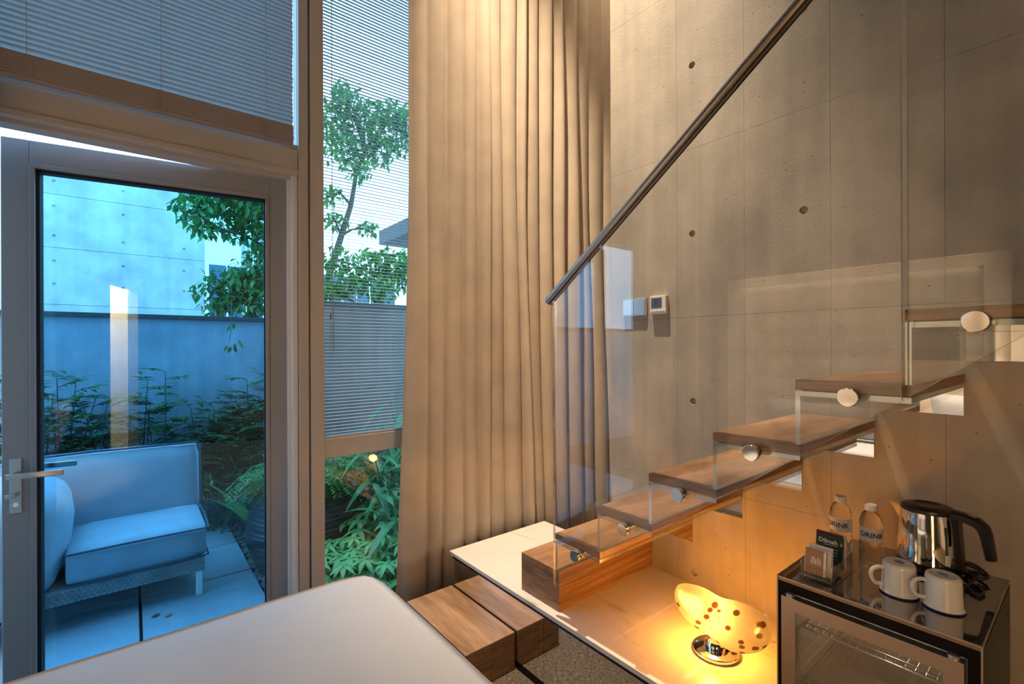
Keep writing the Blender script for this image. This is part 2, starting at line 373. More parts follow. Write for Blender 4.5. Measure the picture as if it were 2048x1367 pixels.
def pydata(name, verts, faces, mat, parent=None, smooth=True):
    me = bpy.data.meshes.new(name); me.from_pydata(verts, [], faces); me.update()
    me.materials.append(M[mat])
    if smooth:
        for p in me.polygons: p.use_smooth = True
    o = bpy.data.objects.new(name, me); C.objects.link(o)
    if parent is not None: o.parent = parent; o.matrix_parent_inverse = wm(parent).inverted()
    return o
def text_mesh(body, size, bold=False, extrude=.0002):
    cu = bpy.data.curves.new('t', 'FONT'); cu.body = body; cu.size = size; cu.extrude = extrude; cu.align_x = 'CENTER'; cu.align_y = 'CENTER'
    if bold: cu.offset = size*.018
    cu.resolution_u = 3
    o = bpy.data.objects.new('t', cu); C.objects.link(o)
    dg = bpy.context.evaluated_depsgraph_get(); me = bpy.data.meshes.new_from_object(o.evaluated_get(dg))
    bpy.data.objects.remove(o); bpy.data.curves.remove(cu); return me

# ================================================================== ROOM SHELL
XW = 1.989                                    # face of the concrete wall
YW = 2.34                                     # inner face of the window wall
CEIL = 5.2
XWEST, YSOUTH, XEAST = -1.47, -3.4, 3.35
struct(bbox_obj('floor', (XWEST-.1, YSOUTH-.1, -.12), (XEAST+.1, 2.42, 0), 'carpet'), 'grey brown woven carpet floor')
struct(bbox_obj('ceiling', (XWEST-.1, YSOUTH-.1, CEIL), (XEAST+.1, 2.42, CEIL+.1), 'ceil'), 'plain painted ceiling')
b = nb(); dy0_, dy1_ = -1.92, -1.20
box(b, (XWEST-.1, YSOUTH, 0), (XWEST, dy0_, CEIL)); box(b, (XWEST-.1, dy1_, 0), (XWEST, 2.42, CEIL)); box(b, (XWEST-.1, dy0_, 2.1), (XWEST, dy1_, CEIL))
struct(obj('wall_west', b, 'dark_wall'), 'dark grey painted wall behind the bed with a lit doorway')
b = nb(); box(b, (XWEST-1.0, -2.1, 0), (XWEST-.9, -.95, 2.5)); box(b, (XWEST-.9, -2.1, 0), (XWEST-.1, -2.0, 2.5)); box(b, (XWEST-.9, -1.05, 0), (XWEST-.1, -.95, 2.5)); box(b, (XWEST-1.0, -2.1, 2.5), (XWEST-.1, -.95, 2.6)); box(b, (XWEST-1.0, -2.1, -.1), (XWEST-.1, -.95, 0))
struct(obj('wall_bathroom', b, 'plaster'), 'small lit side room behind the doorway')
bl2 = bpy.data.lights.new('bathroom_lamp', 'POINT'); bl2.energy = 480; bl2.color = (1, .72, .40); bl2.shadow_soft_size = .06
bt_ = empty('ceiling_lamp', (XWEST-.5, -1.35, 2.44), 'round lit ceiling lamp in the small side room', 'lamp')
b = nb(); lathe(b, [(.09, .06), (.10, .05), (.10, .03), (.09, .02)], (XWEST-.5, -1.35, 2.44), 24); obj('lamp_body', b, 'white', bt_, True)
bo_ = bpy.data.objects.new('bathroom_lamp', bl2); C.objects.link(bo_); bo_.location = (XWEST-.5, -1.35, 2.36); bo_.parent = bt_; bo_.matrix_parent_inverse = wm(bt_).inverted()
struct(bbox_obj('wall_south', (XWEST, YSOUTH-.1, 0), (XEAST, YSOUTH, CEIL), 'plaster'), 'plain plaster wall opposite the window')
struct(bbox_obj('wall_recess', (XEAST, 1.64, 0), (XEAST+.1, 2.42, CEIL), 'plaster'), 'plaster wall closing the curtain recess')
# concrete wall with formwork panels
wr = struct(bbox_obj('wall_east', (XW+.02, YSOUTH, 0), (XEAST, 1.64, CEIL), 'concrete'), 'fair-faced concrete wall with formwork joints and tie holes')
zj = [0, .782, 1.546, 2.31, 3.08, 3.85, 4.62, CEIL]
yj = [1.64, 1.248]
while yj[-1] > -1.6: yj.append(yj[-1] - .312)
yj.append(YSOUTH)
holes = [(1.170, 2.69), (1.172, 1.925), (1.171, 1.163), (1.166, .386), (.713, 2.69), (.713, 1.928), (.713, .395), (-.20, 1.928), (-.20, 2.69), (-.66, 1.928), (-.66, 2.69)]
HR = .0155
for r in range(len(zj)-1):
    for c in range(len(yj)-1):
        y1, y0, z0, z1 = yj[c], yj[c+1], zj[r], zj[r+1]
        g = .0001; y0 += g; y1 -= g; z0 += g; z1 -= g; ch = .0004; xf = XW; xb = XW+.02
        b = nb()
        fo = [bm_ for bm_ in ((y0+ch, z0+ch), (y1-ch, z0+ch), (y1-ch, z1-ch), (y0+ch, z1-ch))]
        ba = [(y0, z0), (y1, z0), (y1, z1), (y0, z1)]
        fv = [b.verts.new((xf, y, z)) for y, z in fo]; bv = [b.verts.new((xb, y, z)) for y, z in ba]
        for i in range(4): b.faces.new((fv[i], fv[(i+1) % 4], bv[(i+1) % 4], bv[i]))
        hs = [h for h in holes if y0 < h[0] < y1 and z0 < h[1] < z1]
        if not hs: b.faces.new(fv)
        else:
            es = [b.edges.get((fv[i], fv[(i+1) % 4])) for i in range(4)]
            for hy, hz in hs:
                ring = [b.verts.new((xf, hy+HR*math.cos(2*PI*k/20), hz+HR*math.sin(2*PI*k/20))) for k in range(20)]
                deep = [b.verts.new((xf+.016, hy+HR*.82*math.cos(2*PI*k/20), hz+HR*.82*math.sin(2*PI*k/20))) for k in range(20)]
                es += [b.edges.new((ring[k], ring[(k+1) % 20])) for k in range(20)]
                for k in range(20): b.faces.new((ring[k], ring[(k+1) % 20], deep[(k+1) % 20], deep[k]))
                b.faces.new(deep)
            bmesh.ops.triangle_fill(b, use_beauty=True, use_dissolve=False, edges=es)
        obj('concrete_panel', b, 'concrete', wr)

# ---------------- window wall frames (taupe aluminium)
def mull(name, x0, x1, label):
    b = nb()
    box(b, (x0, YW+.02, 0), (x1, YW+.09, CEIL), .003)
    box(b, (x0+.052, YW-.01, 0), (x1-.002, YW+.03, CEIL), .003)
    box(b, (x0+.002, YW, 0), (x0+.046, YW+.03, CEIL), .003)
    return struct(obj(name, b, 'frame'), label)
mull('trim_1', .604, .719, 'taupe aluminium mullion between door and narrow window')
# door frame: jamb and header
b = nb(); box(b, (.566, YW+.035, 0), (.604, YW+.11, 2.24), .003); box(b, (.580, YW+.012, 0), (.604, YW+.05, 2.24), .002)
struct(obj('trim_2', b, 'white_metal'), 'door jamb strip beside the mullion, daylight painted pale')  # paler metal stands in for daylight falling on this strip
b = nb(); box(b, (-1.35, YW+.005, 2.232), (.604, YW+.09, 2.33), .003); box(b, (-1.35, YW-.004, 2.212), (.604, YW+.10, 2.236), .004); box(b, (-1.35, YW+.03, 2.196), (.60, YW+.10, 2.214), .002)
struct(obj('trim_3', b, 'frame'), 'taupe aluminium door header below the raised blind')
b = nb(); box(b, (-1.35, YW, 0), (-1.25, YW+.09, CEIL), .003); struct(obj('trim_4', b, 'frame'), 'taupe door post at the far side')
struct(bbox_obj('wall_north', (XWEST-.1, YW, 0), (-1.35, YW+.09, CEIL), 'plaster'), 'plaster strip beside the glazing')
struct(bbox_obj('wall_north_east', (2.06, YW+.0, 0), (XEAST+.1, YW+.09, CEIL), 'plaster'), 'plaster wall hidden behind the curtain')
struct(bbox_obj('trim_5', (1.96, YW, 0), (2.06, YW+.09, CEIL), 'frame'), 'taupe window post behind the curtain')
# narrow window: two panes with a crossbar
w1 = struct(bbox_obj('window_1', (.719, YW+.005, .878), (1.96, YW+.085, .972), 'frame', bevel=.003), 'narrow window with taupe crossbar and venetian blind')
bbox_obj('sill_rail', (.719, YW+.005, 0), (1.96, YW+.085, .05), 'frame', w1, .003)
bbox_obj('window_pane', (.722, YW+.04, .05), (1.957, YW+.05, .878), 'window_glass', w1)
bbox_obj('window_pane', (.722, YW+.062, .972), (1.957, YW+.072, CEIL-.02), 'window_glass', w1)
# transom window above the door
w2 = struct(bbox_obj('window_2', (-1.25, YW+.02, 2.33), (.604, YW+.09, 2.36), 'frame', bevel=.002), 'transom window above the door behind the blind')
bbox_obj('window_pane', (-1.25, YW+.06, 2.36), (.604, YW+.07, CEIL-.02), 'window_glass', w2)
# fixed glazing left of the door (out of frame)
# ---------------- open door leaf
ang = math.radians(9.5)
dleaf = struct(empty('door_1', (.572, YW+.055, 0)), 'glazed grey aluminium door standing slightly open to the patio'); dleaf.rotation_euler = (0, 0, -ang)
LW, LT, LZ0, LZ1 = .965, .062, .03, 2.203
def leafpart(name, boxes, mat, bevel=.003, par=None):
    b = nb()
    for lo, hi in boxes: box(b, lo, hi, bevel)
    o = obj(name, b, mat); o.parent = dleaf if par is None else par; return o
SW = .078
leafpart('door_stile', [((-LW, 0, LZ0), (-LW+SW, LT, LZ1))], 'leaf_frame')
leafpart('door_stile', [((-SW, 0, LZ0), (0, LT, LZ1))], 'leaf_frame')
leafpart('door_rail', [((-LW+SW, .0005, LZ1-.088), (-SW, LT-.0005, LZ1))], 'leaf_frame')
leafpart('door_rail', [((-LW+SW, .0005, LZ0), (-SW, LT-.0005, LZ0+.11))], 'leaf_frame')
gx0, gx1, gz0, gz1 = -LW+SW, -SW, LZ0+.11, LZ1-.088
leafpart('glazing_bead', [((gx0, -.006, gz1-.016), (gx1, .012, gz1)), ((gx0, -.006, gz0), (gx1, .012, gz0+.016)), ((gx0, -.006, gz0+.016), (gx0+.016, .012, gz1-.016)), ((gx1-.016, -.006, gz0+.016), (gx1, .012, gz1-.016))], 'leaf_frame', .002)
leafpart('gasket', [((gx0+.014, .012, gz1-.026), (gx1-.014, .05, gz1)), ((gx0+.010, .012, gz0), (gx0+.026, .05, gz1)), ((gx1-.022, .012, gz0), (gx1-.012, .05, gz1))], 'gasket', 0)
leafpart('door_pane', [((gx0+.01, .024, gz0), (gx1-.01, .034, gz1))], 'door_glass', 0)
hx = -LW+.040
hp = leafpart('handle_plate', [((hx-.017, -.008, .80), (hx+.017, 0, 1.005))], 'steel', .002)
b = nb(); tube(b, [(hx, -.006, .945), (hx, -.048, .945)], .0095, 12); box(b, (hx-.012, -.058, .935), (hx+.145, -.046, .956), .002)
o = obj('lever', b, 'steel', None, True); o.parent = hp
b = nb(); tube(b, [(hx, -.006, .868), (hx, -.022, .868)], .008, 12); box(b, (hx-.022, -.034, .861), (hx+.008, -.022, .876), .003)
o = obj('thumb_turn', b, 'steel', None, True); o.parent = hp
b = nb(); lathe(b, [(.004, -.0085), (.0085, -.0085), (.0085, -.004)], (hx+.001, 0, .832), 16, 'y'); o = obj('keyhole', b, 'chrome', None, True); o.parent = hp
b = nb(); box(b, (hx-.017, LT, .80), (hx+.017, LT+.008, 1.005), .002); tube(b, [(hx, LT, .945), (hx, LT+.05, .945)], .0095, 12); box(b, (hx-.012, LT+.046, .935), (hx+.145, LT+.058, .956), .002)
o = obj('outside_lever', b, 'steel', None, True); o.parent = dleaf
b = nb(); box(b, (-LW-.004, .02, .925), (-LW+.001, .045, .965), .001); o = obj('latch', b, 'chrome'); o.parent = dleaf

# ---------------- blinds
def slat_mesh(name, length, wdt, mat, thick=.0003):
    b = nb(); n = 4; rows = []
    for i in range(n+1):
        t = i/n-.5; y = t*wdt; z = .0018*(1-4*t*t)
        rows.append([b.verts.new((x, y, z)) for x in (-length/2, length/2)])
    for a, c in zip(rows, rows[1:]): b.faces.new((a[0], a[1], c[1], c[0]))
    me = bpy.data.meshes.new(name)
    if thick: bmesh.ops.solidify(b, geom=b.faces[:], thickness=thick)
    b.to_mesh(me); b.free(); me.materials.append(M[mat])
    for p in me.polygons: p.use_smooth = True
    return me
def ladder(name, x, y, z0, z1, par, r=.0009):
    b = nb(); tube(b, [(x, y, z0), (x+.0015, y, (z0+z1)/2), (x, y, z1)], r, 5); return obj(name, b, 'cord', par)
# narrow window blind
nx0, nx1, by = .725, 1.93, YW+.018
vb = empty('venetian_blind', ((nx0+nx1)/2, by, .978), 'fine slatted venetian blind lowered over the tall narrow window', 'blind')
sm_ = slat_mesh('narrow_slat', nx1-nx0, .0185, 'slat_thin', 0)
z = .997
while z < CEIL-.06:
    sag = .45 if .995 < z < 1.05 else 0
    inst('slat', sm_, vb, ((nx0+nx1)/2, by, z), (math.radians(8 + rnd.uniform(-1.5, 1.5)) + (rnd.uniform(-.1, .1) if z < 1.07 else 0), rnd.uniform(-.0006, .0006), 0)); z += .0165
bbox_obj('bottom_rail', (nx0, by-.009, .974), (nx1, by+.009, .985), 'slat', vb, .002)
bbox_obj('head_rail', (nx0, by-.012, CEIL-.05), (nx1, by+.012, CEIL-.02), 'slat', vb, .002)
for x in (at_y(695, 500, by).x, 1.75): ladder('ladder_cord', x, by-.009, .98, CEIL-.05, vb, .0007)
b = nb(); xw_ = at_y(664, 300, by-.02).x; tube(b, [(xw_, by-.02, CEIL-.06), (xw_, by-.02, 2.2), (xw_+.002, by-.02, 1.40)], .0016, 6); tube(b, [(xw_-.006, by-.02, 1.56), (xw_-.008, by-.02, 1.42), (xw_, by-.02, 1.365), (xw_+.005, by-.02, 1.43), (xw_+.003, by-.02, 1.75)], .0011, 6)
obj('pull_cord', b, 'cord', vb)
b = nb(); lathe(b, [(.0005, -.022), (.0045, -.02), (.003, .008), (.0005, .01)], (xw_-.008, by-.02, 1.57), 10); obj('cord_tassel', b, 'wood', vb, True)
# blind above the door, half raised, closed slats over a stacked bundle
lx0, lx1, ly = -1.24, .574, YW-.03
lb = empty('venetian_blind', ((lx0+lx1)/2, ly, 2.34), 'closed grey venetian blind bunched up above the glazed door', 'blind')
sm2 = slat_mesh('wide_slat', lx1-lx0, .0250, 'slat_cloth', 0); _b = nb(); box(_b, (-(lx1-lx0)/2, -.0125, -.0014), ((lx1-lx0)/2, .0125, .0014), .0005, 1); sm3 = bpy.data.meshes.new('stacked_slat'); _b.to_mesh(sm3); _b.free(); sm3.materials.append(M['slat_stack'])
z = 2.345
for k in range(24): inst('stacked_slat', sm3, lb, ((lx0+lx1)/2 + rnd.uniform(-.002, .002), ly, z), (rnd.uniform(-.03, .03), 0, 0)); z += .0032
z += .012
while z < CEIL-.06:
    inst('slat', sm2, lb, ((lx0+lx1)/2 + rnd.uniform(-.001, .001), ly, z), (math.radians(-58), 0, 0)); z += .0195
bbox_obj('bottom_rail', (lx0, ly-.012, 2.332), (lx1, ly+.012, 2.343), 'slat_stack', lb, .002)
bbox_obj('head_rail', (lx0, ly-.015, CEIL-.05), (lx1, ly+.015, CEIL-.02), 'slat', lb, .002)
for px, py in ((53, 60), (322, 100), (532, 150)):
    x = at_y(px, py, ly-.015).x; ladder('ladder_cord', x, ly-.0145, 2.42, CEIL-.05, lb, .0011)
    b = nb()
    for q in range(9):
        zz = 2.338+q*.0092; tube(b, [(x-.012+rnd.uniform(-.002, .002), ly-.014, zz), (x-.004, ly-.019, zz+.004), (x+.005, ly-.019, zz-.003), (x+.012+rnd.uniform(-.002, .002), ly-.014, zz+.002)], .0011, 5)
    obj('gathered_cord', b, 'cord', lb)

# ---------------- curtain
top_v = [861, 899, 931, 960, 983, 1010, 1040, 1057, 1083, 1108, 1130, 1160, 1184, 1212]
bot_v = [858, 884, 930, 960, 982, 1016, 1052, 1070, 1094, 1116, 1140, 1170, 1196, 1222]
CY0, CY1 = 2.195, 2.285
def cx(p): return at_y(p, 600, 2.24).x
tv = [cx(822)] + [cx(p) for p in top_v]; bv_ = [cx(790)] + [cx(p) for p in bot_v]
while tv[-1] < 3.22: d = rnd.uniform(.09, .16); tv.append(tv[-1]+d); bv_.append(bv_[-1]+d)
rows = 16; per = 14; verts = []; faces = []
amp = [rnd.uniform(.6, 1.05) for _ in tv]; skew = [rnd.uniform(-.25, .35) for _ in tv]
ncol = (len(tv)-1)*per+1
for r in range(rows+1):
    f = r/rows; z = .012 + (CEIL-.03)*f
    k = (1-f)**1.3 if z < 1.0 else max(0, (1.9-z)/1.9*.35)
    k = max(0, min(1, 1-(z/2.3)))**1.1
    for i in range(len(tv)-1):
        xa, xb = [tv[j]*(1-k)+bv_[j]*k for j in (i, i+1)]
        for q in range(per + (1 if i == len(tv)-2 else 0)):
            t = q/per; wd = abs(xb-xa); a_ = min(1, wd/.075)*amp[i]
            s_ = max(0, math.sin(PI*t))**.5 if t > 0 else 0
            if i == 0: s_ = max(s_, .55) if t < .5 else s_
            x = xa+(xb-xa)*(t + skew[i]*.35*math.sin(PI*t)*.6)
            y = CY1 - (CY1-CY0)*a_*s_*(.86+.14*math.sin(z*1.7+i)) + .004*math.sin(3*z+i*2.1)
            verts.append((x, y, z))
for r in range(rows):
    for c in range(ncol-1):
        a = r*ncol+c; faces.append((a, a+1, a+ncol+1, a+ncol))
cu = pydata('curtain', verts, faces, 'curtain'); so = cu.modifiers.new('thickness', 'SOLIDIFY'); so.thickness = .003
# second curtain, parked at the far side of the door
V2, F2 = [], []; cols = 91
for r in range(9):
    for c in range(cols):
        x = -1.24+.885*c/(cols-1); V2.append((x+.01*math.sin(c*.9), 2.24-.04*math.sin(c*.62+.3*math.sin(c*.2)), .012+(CEIL-.03)*r/8))
for r in range(8):
    for c in range(cols-1): a = r*cols+c; F2.append((a, a+1, a+cols+1, a+cols))
c2 = pydata('curtain', V2, F2, 'curtain'); so = c2.modifiers.new('thickness', 'SOLIDIFY'); so.thickness = .003
tag(c2, 'beige curtain parked on the handle side of the glazed door', 'curtain')
tag(cu, 'full height beige fabric curtain gathered in folds beside the narrow window', 'curtain')

# ---------------- plinth with marble top and mirrored front
PX, PY = 1.309, 2.171
pl = empty('stair_plinth', (1.65, .4, 0), 'low stair plinth with cream marble top and mirrored front', 'plinth')
bbox_obj('plinth_core', (PX+.03, -2.0, 0), (XW-.005, PY-.03, .30), 'black', pl)
bbox_obj('marble_top', (PX, -2.0, .318), (XW-.001, PY, .336), 'stone', pl, .0015)
bbox_obj('steel_channel', (PX+.012, -2.0, .300), (XW-.01, PY-.012, .318), 'blackfr', pl)
ms = 1.441
for y0, y1 in ((ms+.001, PY-.006), (.2, ms-.001), (-.9, .198), (-2.0, -.902)):
    bbox_obj('mirror_panel', (PX+.006, y0, .035), (PX+.012, y1, .303), 'mirror', pl)
bbox_obj('mirror_panel', (PX+.012, PY-.012, .035), (XW-.01, PY-.006, .303), 'mirror', pl)
bbox_obj('toe_kick', (PX+.008, -2.0, 0), (PX+.03, PY-.008, .035), 'blackfr', pl)
bbox_obj('top_edge_trim', (PX+.003, -2.0, .303), (PX+.012, PY-.004, .306), 'chrome', pl)
# wooden block step in front of the mirror
tag(bbox_obj('wooden_step', (1.052, 1.622, 0), (PX+.000, 2.150, .163), 'wood_block', None, .003), 'solid oak step block on the carpet before the mirrored plinth', 'step')
# solid box step on the marble
tag(bbox_obj('wooden_step', (1.349, 1.387, .336), (XW-.002, 1.624, .502), 'wood', None, .002), 'long solid walnut box step lying on the marble plinth', 'step')

# ---------------- floating staircase
ZT1, RISE, GO, DEP, YT1, TX = .652, .1686, .2255, .2365, 1.407, 1.349
st = empty('staircase', (1.67, 1.3, .502), 'floating walnut treads on glass risers rising along concrete wall', 'stairs')
for k in range(8):
    zt = ZT1+RISE*k; yn = YT1-GO*k; ys = yn-DEP
    t = bbox_obj('tread', (TX+.022, ys+.022, zt-.025), (XW-.003, yn, zt), 'wood', st, .0008, 1)
    bbox_obj('edge_lipping', (TX, ys+.0, zt-.0251), (TX+.0218, yn, zt+.0001), 'wood_y', t, .0008, 1)
    bbox_obj('edge_lipping', (TX+.022, ys, zt-.0251), (XW-.003, ys+.0218, zt+.0001), 'wood', t, .0008, 1)
    bbox_obj('tread_spacer', (TX+.012, ys+.012, zt-.0285), (XW-.003, yn-.012, zt-.025), 'black', t)
    def gbox(name, lo, hi, par, thin):
        b = nb(); fs = box(b, lo, hi); 
        for f in b.faces:
            n_ = [abs(c) for c in f.normal]
        o = obj(name, b, None, par, mats=['glass', 'glass_edge'])
        for p in o.data.polygons: p.material_index = 0 if abs(p.normal[thin]) > .9 else 1
        return o
    gbox('glass_plate', (TX, ys, zt-.041), (XW-.003, yn, zt-.0285), t, 2)
    zb = .5022 if k == 0 else ZT1+RISE*(k-1)+.0002
    gbox('glass_riser', (TX, yn-.012, zb), (XW-.003, yn-.0005, zt-.0412), t, 1)
    mp_ = bbox_obj('mirror_panel', (XW-.0028, ys+.002, zt-.128), (XW-.0002, yn-.014, zt-.0415), 'mirror', t)

# ---------------- glass balustrade
GX0, GX1 = 1.318, 1.330
ba = empty('glass_balustrade', (1.324, .8, .45), 'frameless glass balustrade with steel handrail beside the floating treads', 'balustrade')
SL = .748
def zbot(y): return .446 + (1.386-y)*.765
def zrail(y): return 1.600 + (1.412-y)*.7335
def pane(y0, y1):
    b = nb(); caps, sides = prism(b, [(y0, zbot(y0)), (y1, zbot(y1)), (y1, zrail(y1)-.004), (y0, zrail(y0)-.004)], 'x', GX0, GX1)
    o = obj('glass_pane', b, None, ba, mats=['glass', 'glass_edge'])
    for p in o.data.polygons: p.material_index = 0 if abs(p.normal.x) > .9 else 1
    return o
pane(.279, 1.386); pane(-.9, .268)
b = nb(); tube(b, [(1.324, 1.414, zrail(1.414)), (1.324, 1.40, zrail(1.40)), (1.324, .5, zrail(.5)), (1.324, -.9, zrail(-.9))], .0175, 20)
hr = obj('handrail', b, 'rail', ba, True)
b = nb(); d_ = Vector((0, -1, .7335)).normalized(); n_ = Vector((0, .7335, 1)).normalized()
for s in (-1, 1):
    p0 = Vector((1.324+s*.0085, 1.405, zrail(1.405)-.020)); p1 = Vector((1.324+s*.0085, -.9, zrail(-.9)-.020))
    tube(b, [p0, p1], .0028, 6)
obj('rail_channel', b, 'black', hr)
b = nb(); e0 = Vector((1.324, 1.414, zrail(1.414))); tube(b, [e0, e0-d_*.004, e0-d_*.0065], [.0178, .0172, .012], 20); obj('rail_end_cap', b, 'steel', hr, True)
dY = [1.259, 1.034, .8235, .601, .377, .161]
for k in range(6):
    zc = ZT1+RISE*k-.033; yc = dY[k]
    b = nb(); lathe(b, [(.0205, GX0-.014), (.022, GX0-.0125), (.022, GX0-.001), (.0205, GX0)], (0, yc, zc), 32, 'x'); so_ = obj('standoff_cap', b, 'chrome', ba, True)
    b = nb(); lathe(b, [(.017, GX1), (.017, GX1+.006), (.013, GX1+.007), (.013, TX)], (0, yc, zc), 24, 'x'); obj('standoff_barrel', b, 'chrome', so_, True)

# ---------------- bed
bx0, bx1, by0, by1, bz = -1.30, .725, -.12, 1.79, .552
bd = empty('bed', (-.3, .85, 0), 'made bed with smooth white cover and padded headboard', 'bed')
bbox_obj('bed_base', (bx0, by0+.04, .0), (bx1-.07, by1-.06, .22), 'headboard', bd, .01)
bbox_obj('mattress', (bx0, by0+.03, .221), (bx1-.05, by1-.045, .48), 'bed', bd, .04, 3, True)
nxg, nyg = 70, 66; verts = []; faces = []
def edge_r(u, lo, hi, r):
    return u
for j in range(nyg+1):
    for i in range(nxg+1):
        u, v_ = i/nxg, j/nyg
        x = bx0 + (bx1-bx0)*u; y = by0 + (by1-by0)*v_
        # drape: distance inward from east/north/south edges
        dx = bx1-x; dyn = by1-y; dys = y-by0; r = .035
        z = bz - .012
        # super-ellipse corner pull
        ex = max(0, 1-dx/.09); ey = max(0, 1-dyn/.09)
        pull = .014*(ex*ey)**.8
        z += -.006*max(0, 1-dx/.16)**2 - .006*max(0, 1-dyn/.2)**2 - .010*max(0, 1-dys/.2)**2
        z += .0025*noise.noise(Vector((x*3.2, y*2.6, 1.3))) + .012
        if i == nxg: z -= .004
        verts.append((x-pull, y-pull*1.2, z))
def vid(i, j): return j*(nxg+1)+i
for j in range(nyg):
    for i in range(nxg): faces.append((vid(i, j), vid(i+1, j), vid(i+1, j+1), vid(i, j+1)))
rim = [vid(i, 0) for i in range(nxg+1)] + [vid(nxg, j) for j in range(1, nyg+1)] + [vid(i, nyg) for i in range(nxg-1, -1, -1)]
prev = rim; steps = [(.006, .004), (.010, .014), (.011, .03), (.006, .13), (.002, .27)]
for off, drop in steps:
    cur = []
    for q, vi in enumerate(rim):
        x, y, z = verts[vi]
        ox = off if x > bx1-.06 else 0; oy = off if y > by1-.06 else (-off if y < by0+.02 else 0)
        wv = .006*math.sin(x*9+y*7)*(drop/.27)
        verts.append((x+ox+wv*(1 if ox else 0), y+oy+wv*(1 if oy > 0 else 0), z-drop)); cur.append(len(verts)-1)
    for q in range(len(rim)-1): faces.append((prev[q], prev[q+1], cur[q+1], cur[q]))
    prev = cur
pydata('duvet', verts, faces, 'bed', bd)
# headboard: padded panel with buttons
hb = bbox_obj('headboard', (XWEST+.002, .34, .18), (XWEST+.06, 2.06, 1.98), 'headboard', bd, .012, 3, True)
nx_, nz_ = 40, 40; verts = []; faces = []; y0, y1, z0, z1 = .46, 1.94, .56, 1.90
btn = [(y0+.10+.185*i + (.0925 if j % 2 else 0), z0+.10+.165*j) for j in range(8) for i in range(8) if y0+.10+.185*i+(.0925 if j % 2 else 0) < y1-.06]
for j in range(nz_+1):
    for i in range(nx_+1):
        y = y0+(y1-y0)*i/nx_; z = z0+(z1-z0)*j/nz_
        e_ = min(1, min(y-y0, y1-y, z-z0, z1-z)/.04); dmin = min(math.hypot(y-a, z-c) for a, c in btn)
        verts.append((XWEST+.06+.055*(e_**.5) - .022*math.exp(-(dmin/.035)**2), y, z))
for j in range(nz_):
    for i in range(nx_): a = j*(nx_+1)+i; faces.append((a, a+1, a+nx_+2, a+nx_+1))
tp_ = pydata('tufted_pad', verts, faces, 'headboard', hb)
bm_ = nb(); lathe(bm_, [(.010, 0), (.009, .004), (.0005, .006)], (0, 0, 0), 10, 'x'); bme = bpy.data.meshes.new('button'); bm_.to_mesh(bme); bm_.free(); bme.materials.append(M['headboard'])
for a, c in btn: inst('button', bme, hb, (XWEST+.06+.031, a, c))
def cushion(name, c, sx, sy, sz, mat, label, rot=(0, 0, 0), cat='pillow'):
    n = 14; verts = []; faces = []
    for side in (1, -1):
        for j in range(n+1):
            for i in range(n+1):
                u, v_ = 2*i/n-1, 2*j/n-1
                t = ((1-u**4)*(1-v_**4))**.55
                verts.append((side*sx*t, u*sy*(1-.06*(1-abs(v_))), v_*sz*(1-.06*(1-abs(u)))))
    k = (n+1)**2
    for s in range(2):
        for j in range(n):
            for i in range(n):
                a = s*k+j*(n+1)+i; f = (a, a+1, a+n+2, a+n+1); faces.append(f if s == 0 else f[::-1])
    o = pydata(name, verts, faces, mat); o.location = c; o.rotation_euler = rot
    return tag(o, label, cat)
cushion('pillow', (-1.235, 1.32, .795), .075, .33, .23, 'bed', 'white pillow propped on the headboard near the window', (0, .26, 0))
cushion('pillow', (-1.235, .58, .795), .075, .33, .23, 'bed', 'white pillow propped on the headboard away from the window', (0, .26, 0))
cushion('cushion', (-1.06, 1.30, .745), .06, .24, .19, 'pillow', 'grey blue cushion leaning on the pillow nearer the window', (0, .38, 0), 'cushion')

# ---------------- wall devices
th = empty('thermostat', (XW, 1.34, 1.61), 'small white wall thermostat with grey display', 'thermostat')
y0, y1, z0, z1 = 1.295, 1.383, 1.568, 1.656
bbox_obj('housing', (XW-.022, y0, z0), (XW-.0002, y1, z1), 'white', th, .002)
bbox_obj('display', (XW-.0232, y0+.022, z0+.030), (XW-.022, y1-.008, z1-.010), 'screen', th)
bbox_obj('button_strip', (XW-.0245, y0+.003, z0+.008), (XW-.022, y1-.003, z0+.017), 'white', th, .0008)
b = nb()
for k in range(6): box(b, (XW-.0252, y1-.012-.012*k-.005, z0+.0095), (XW-.0244, y1-.012-.012*k, z0+.0145))
obj('button_marks', b, 'screen', th)
tmx = text_mesh('5', .017)
sc_ = bpy.data.objects.new('digits', tmx); C.objects.link(sc_); tmx.materials.append(M['black']); sc_.rotation_euler = (PI/2, 0, -PI/2); sc_.location = (XW-.0236, (y0+y1)/2+.008, z0+.058); sc_.parent = th; sc_.matrix_parent_inverse = wm(th).inverted()
sw = empty('light_switch', (XW, 1.48, 1.61), 'double silver light switch plate beside the thermostat', 'switch')
y0, y1, z0, z1 = 1.412, 1.556, 1.567, 1.653
bbox_obj('switch_plate', (XW-.012, y0, z0), (XW-.0002, y1, z1), 'steel', sw, .002)
bbox_obj('rocker', (XW-.017, y0+.006, z0+.005), (XW-.012, (y0+y1)/2-.0008, z1-.005), 'switch', sw, .001)
bbox_obj('rocker', (XW-.017, (y0+y1)/2+.0008, z0+.005), (XW-.012, y1-.006, z1-.005), 'switch', sw, .001)

